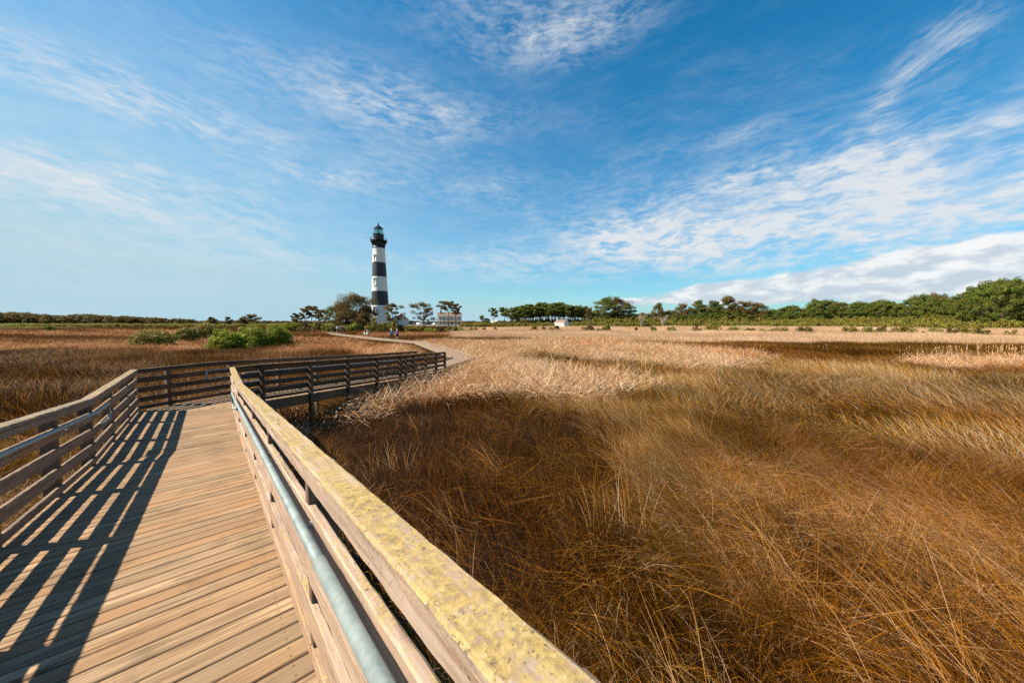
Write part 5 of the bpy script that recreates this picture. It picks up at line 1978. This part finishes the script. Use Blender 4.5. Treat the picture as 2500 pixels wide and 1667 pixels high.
def person(px, py, Y, Hh, label, cols, heading, hat=None, skirt=False, shorts=True, step=.16, hair=(.05, .03, .02), backpack=False):
    """feet at pixel px, py; a walking figure Hh metres tall"""
    x, _, z = AT(px, py, Y)
    z = path_z(x, Y) + .0
    k = Hh / 1.75
    e = empty('person', (x, Y, z), heading); e.scale = (k, k, k)
    tag(e, label, 'person')
    s = step
    V_ = [(0, 0, .95), (0, 0, 1.15), (0, 0, 1.38), (0, .0, 1.50), (0, -.02, 1.62), (0, -.03, 1.70),
          (-.10, 0, .90), (-.11, -s * .7, .50), (-.11, -s * 1.0 + .06, .09), (-.11, -s - .10, .04),
          (.10, 0, .90), (.11, s * .5, .50), (.11, s * 1.2 + .06, .10), (.11, s * 1.2 - .08, .04),
          (-.20, 0, 1.40), (-.25, s * .5, 1.14), (-.24, s * .3 - .08, .90), (-.24, s * .3 - .12, .80),
          (.20, 0, 1.40), (.25, -s * .5, 1.14), (.24, -s * .3 - .16, .92), (.24, -s * .3 - .2, .83)]
    E = [(0, 1), (1, 2), (2, 3), (3, 4), (4, 5), (0, 6), (6, 7), (7, 8), (8, 9), (0, 10), (10, 11), (11, 12), (12, 13), (2, 14), (14, 15), (15, 16), (16, 17), (2, 18), (18, 19), (19, 20), (20, 21)]
    Rr = [(.15, .11), (.13, .10), (.16, .11), .055, (.078, .092), (.065, .08), .085, .055, .04, .04, .085, .055, .04, .04, .06, .042, .032, .035, .06, .042, .032, .035]
    skin_obj('body', V_, E, Rr, M['skin'], e)
    sv = [V_[0], V_[1], V_[2], (0, 0, 1.46), V_[14], V_[15], V_[18], V_[19]]
    if cols.get('long'): sv += [V_[16], V_[20]]
    se = [(0, 1), (1, 2), (2, 3), (2, 4), (4, 5), (2, 6), (6, 7)] + ([(5, 8), (7, 9)] if cols.get('long') else [])
    sr = [(.19, .15), (.175, .14), (.19, .14), .08, .085, .065, .085, .065] + ([.055, .055] if cols.get('long') else [])
    skin_obj('shirt', sv, se, sr, simple('shirt_cloth', cols['shirt'], .8, 0, .1, 8), e)
    if skirt:
        mb = MB(); mb.lathe([(.15, 1.05), (.19, .95), (.24, .75), (.30, .52), (.28, .52), (.14, 1.0)], 14)
        mb.obj('skirt', simple('skirt_cloth', cols['bottom'], .8, 0, .2, 12), e, smooth=True)
    else:
        pv = [V_[0], V_[6], V_[7], V_[10], V_[11]]; pe = [(0, 1), (1, 2), (0, 3), (3, 4)]; pr = [(.18, .14), .115, .085, .115, .085]
        if not shorts:
            pv += [V_[8], V_[12]]; pe += [(2, 5), (4, 6)]; pr += [.062, .062]
        skin_obj('trousers', pv, pe, pr, simple('trouser_cloth', cols['bottom'], .8, 0, .1, 8), e)
    for i_ in (9, 13):
        mb = MB(); v = V_[i_]
        mb.tube([(v[0], v[1] + .14, .05), (v[0], v[1], .05), (v[0], v[1] - .07, .04)], [.045, .05, .035], 8); mb.obj('shoe', M['rubber'], e, smooth=True)
    mb = MB(); mb.lathe([(0, 1.815), (.06, 1.80), (.098, 1.745), (.104, 1.68), (.09, 1.62), (.05, 1.60)], 14)
    hr_ = mb.obj('hair', simple('hair', hair, .6), e, (0, .018, -.03), smooth=True)
    if hat:
        mb = MB(); mb.lathe([(0, 1.86), (.08, 1.85), (.108, 1.79), (.112, 1.73), (.17, 1.715), (.17, 1.705), (.10, 1.71)], 16)
        mb.obj('hat', simple('hat_cloth', hat, .8), e, (0, -.01, -.02), smooth=True)
    if backpack:
        mb = MB(); mb.lathe([(0, 1.02), (.13, 1.05), (.15, 1.2), (.12, 1.4), (0, 1.43)], 12)
        mb.obj('backpack', simple('backpack_cloth', backpack, .8), e, (0, .16, 0), smooth=True)
    return e


hd = math.pi                           # figures are built facing -Y; turn them to walk away
person(956.5, 831, 55.8, 1.63, 'person in a blue jacket, dark trousers and white hat walking away', dict(shirt=(.03, .22, .55), bottom=(.02, .02, .04), long=True), hd + .5, hat=(.8, .78, .72), shorts=False)
person(970, 832, 54.8, 1.66, 'person in a purple shirt, dark shorts and cream cap walking beside the blue jacket', dict(shirt=(.42, .22, .60), bottom=(.02, .015, .03)), hd + .5, hat=(.75, .68, .5), shorts=True)
person(891.5, 824, 65.5, 1.55, 'person in a red top and pale blue skirt on the path', dict(shirt=(.45, .08, .06), bottom=(.45, .68, .75)), hd + .6, skirt=True)
person(898, 825, 64.6, 1.58, 'person in a lilac top and yellow skirt on the path', dict(shirt=(.62, .50, .70), bottom=(.72, .70, .25)), hd + .6, skirt=True)
person(841, 818, 77.5, 1.70, 'person in dark clothes and shorts nearest the bend by the shrubs', dict(shirt=(.03, .02, .02), bottom=(.03, .03, .03)), hd + .6)
person(837, 812, 90, 1.85, 'person in black standing farthest along the path', dict(shirt=(.015, .015, .015), bottom=(.01, .01, .01), long=True), hd + .3, shorts=False)
person(823.5, 811, 90, 1.70, 'person in a white shirt among the shrubs at the far end of the path', dict(shirt=(.70, .72, .68), bottom=(.05, .06, .05)), hd + .2, hat=(.7, .7, .65))
person(828, 811, 92, 1.68, 'person in a dark green shirt next to the white shirt', dict(shirt=(.05, .09, .06), bottom=(.04, .04, .04)), hd)
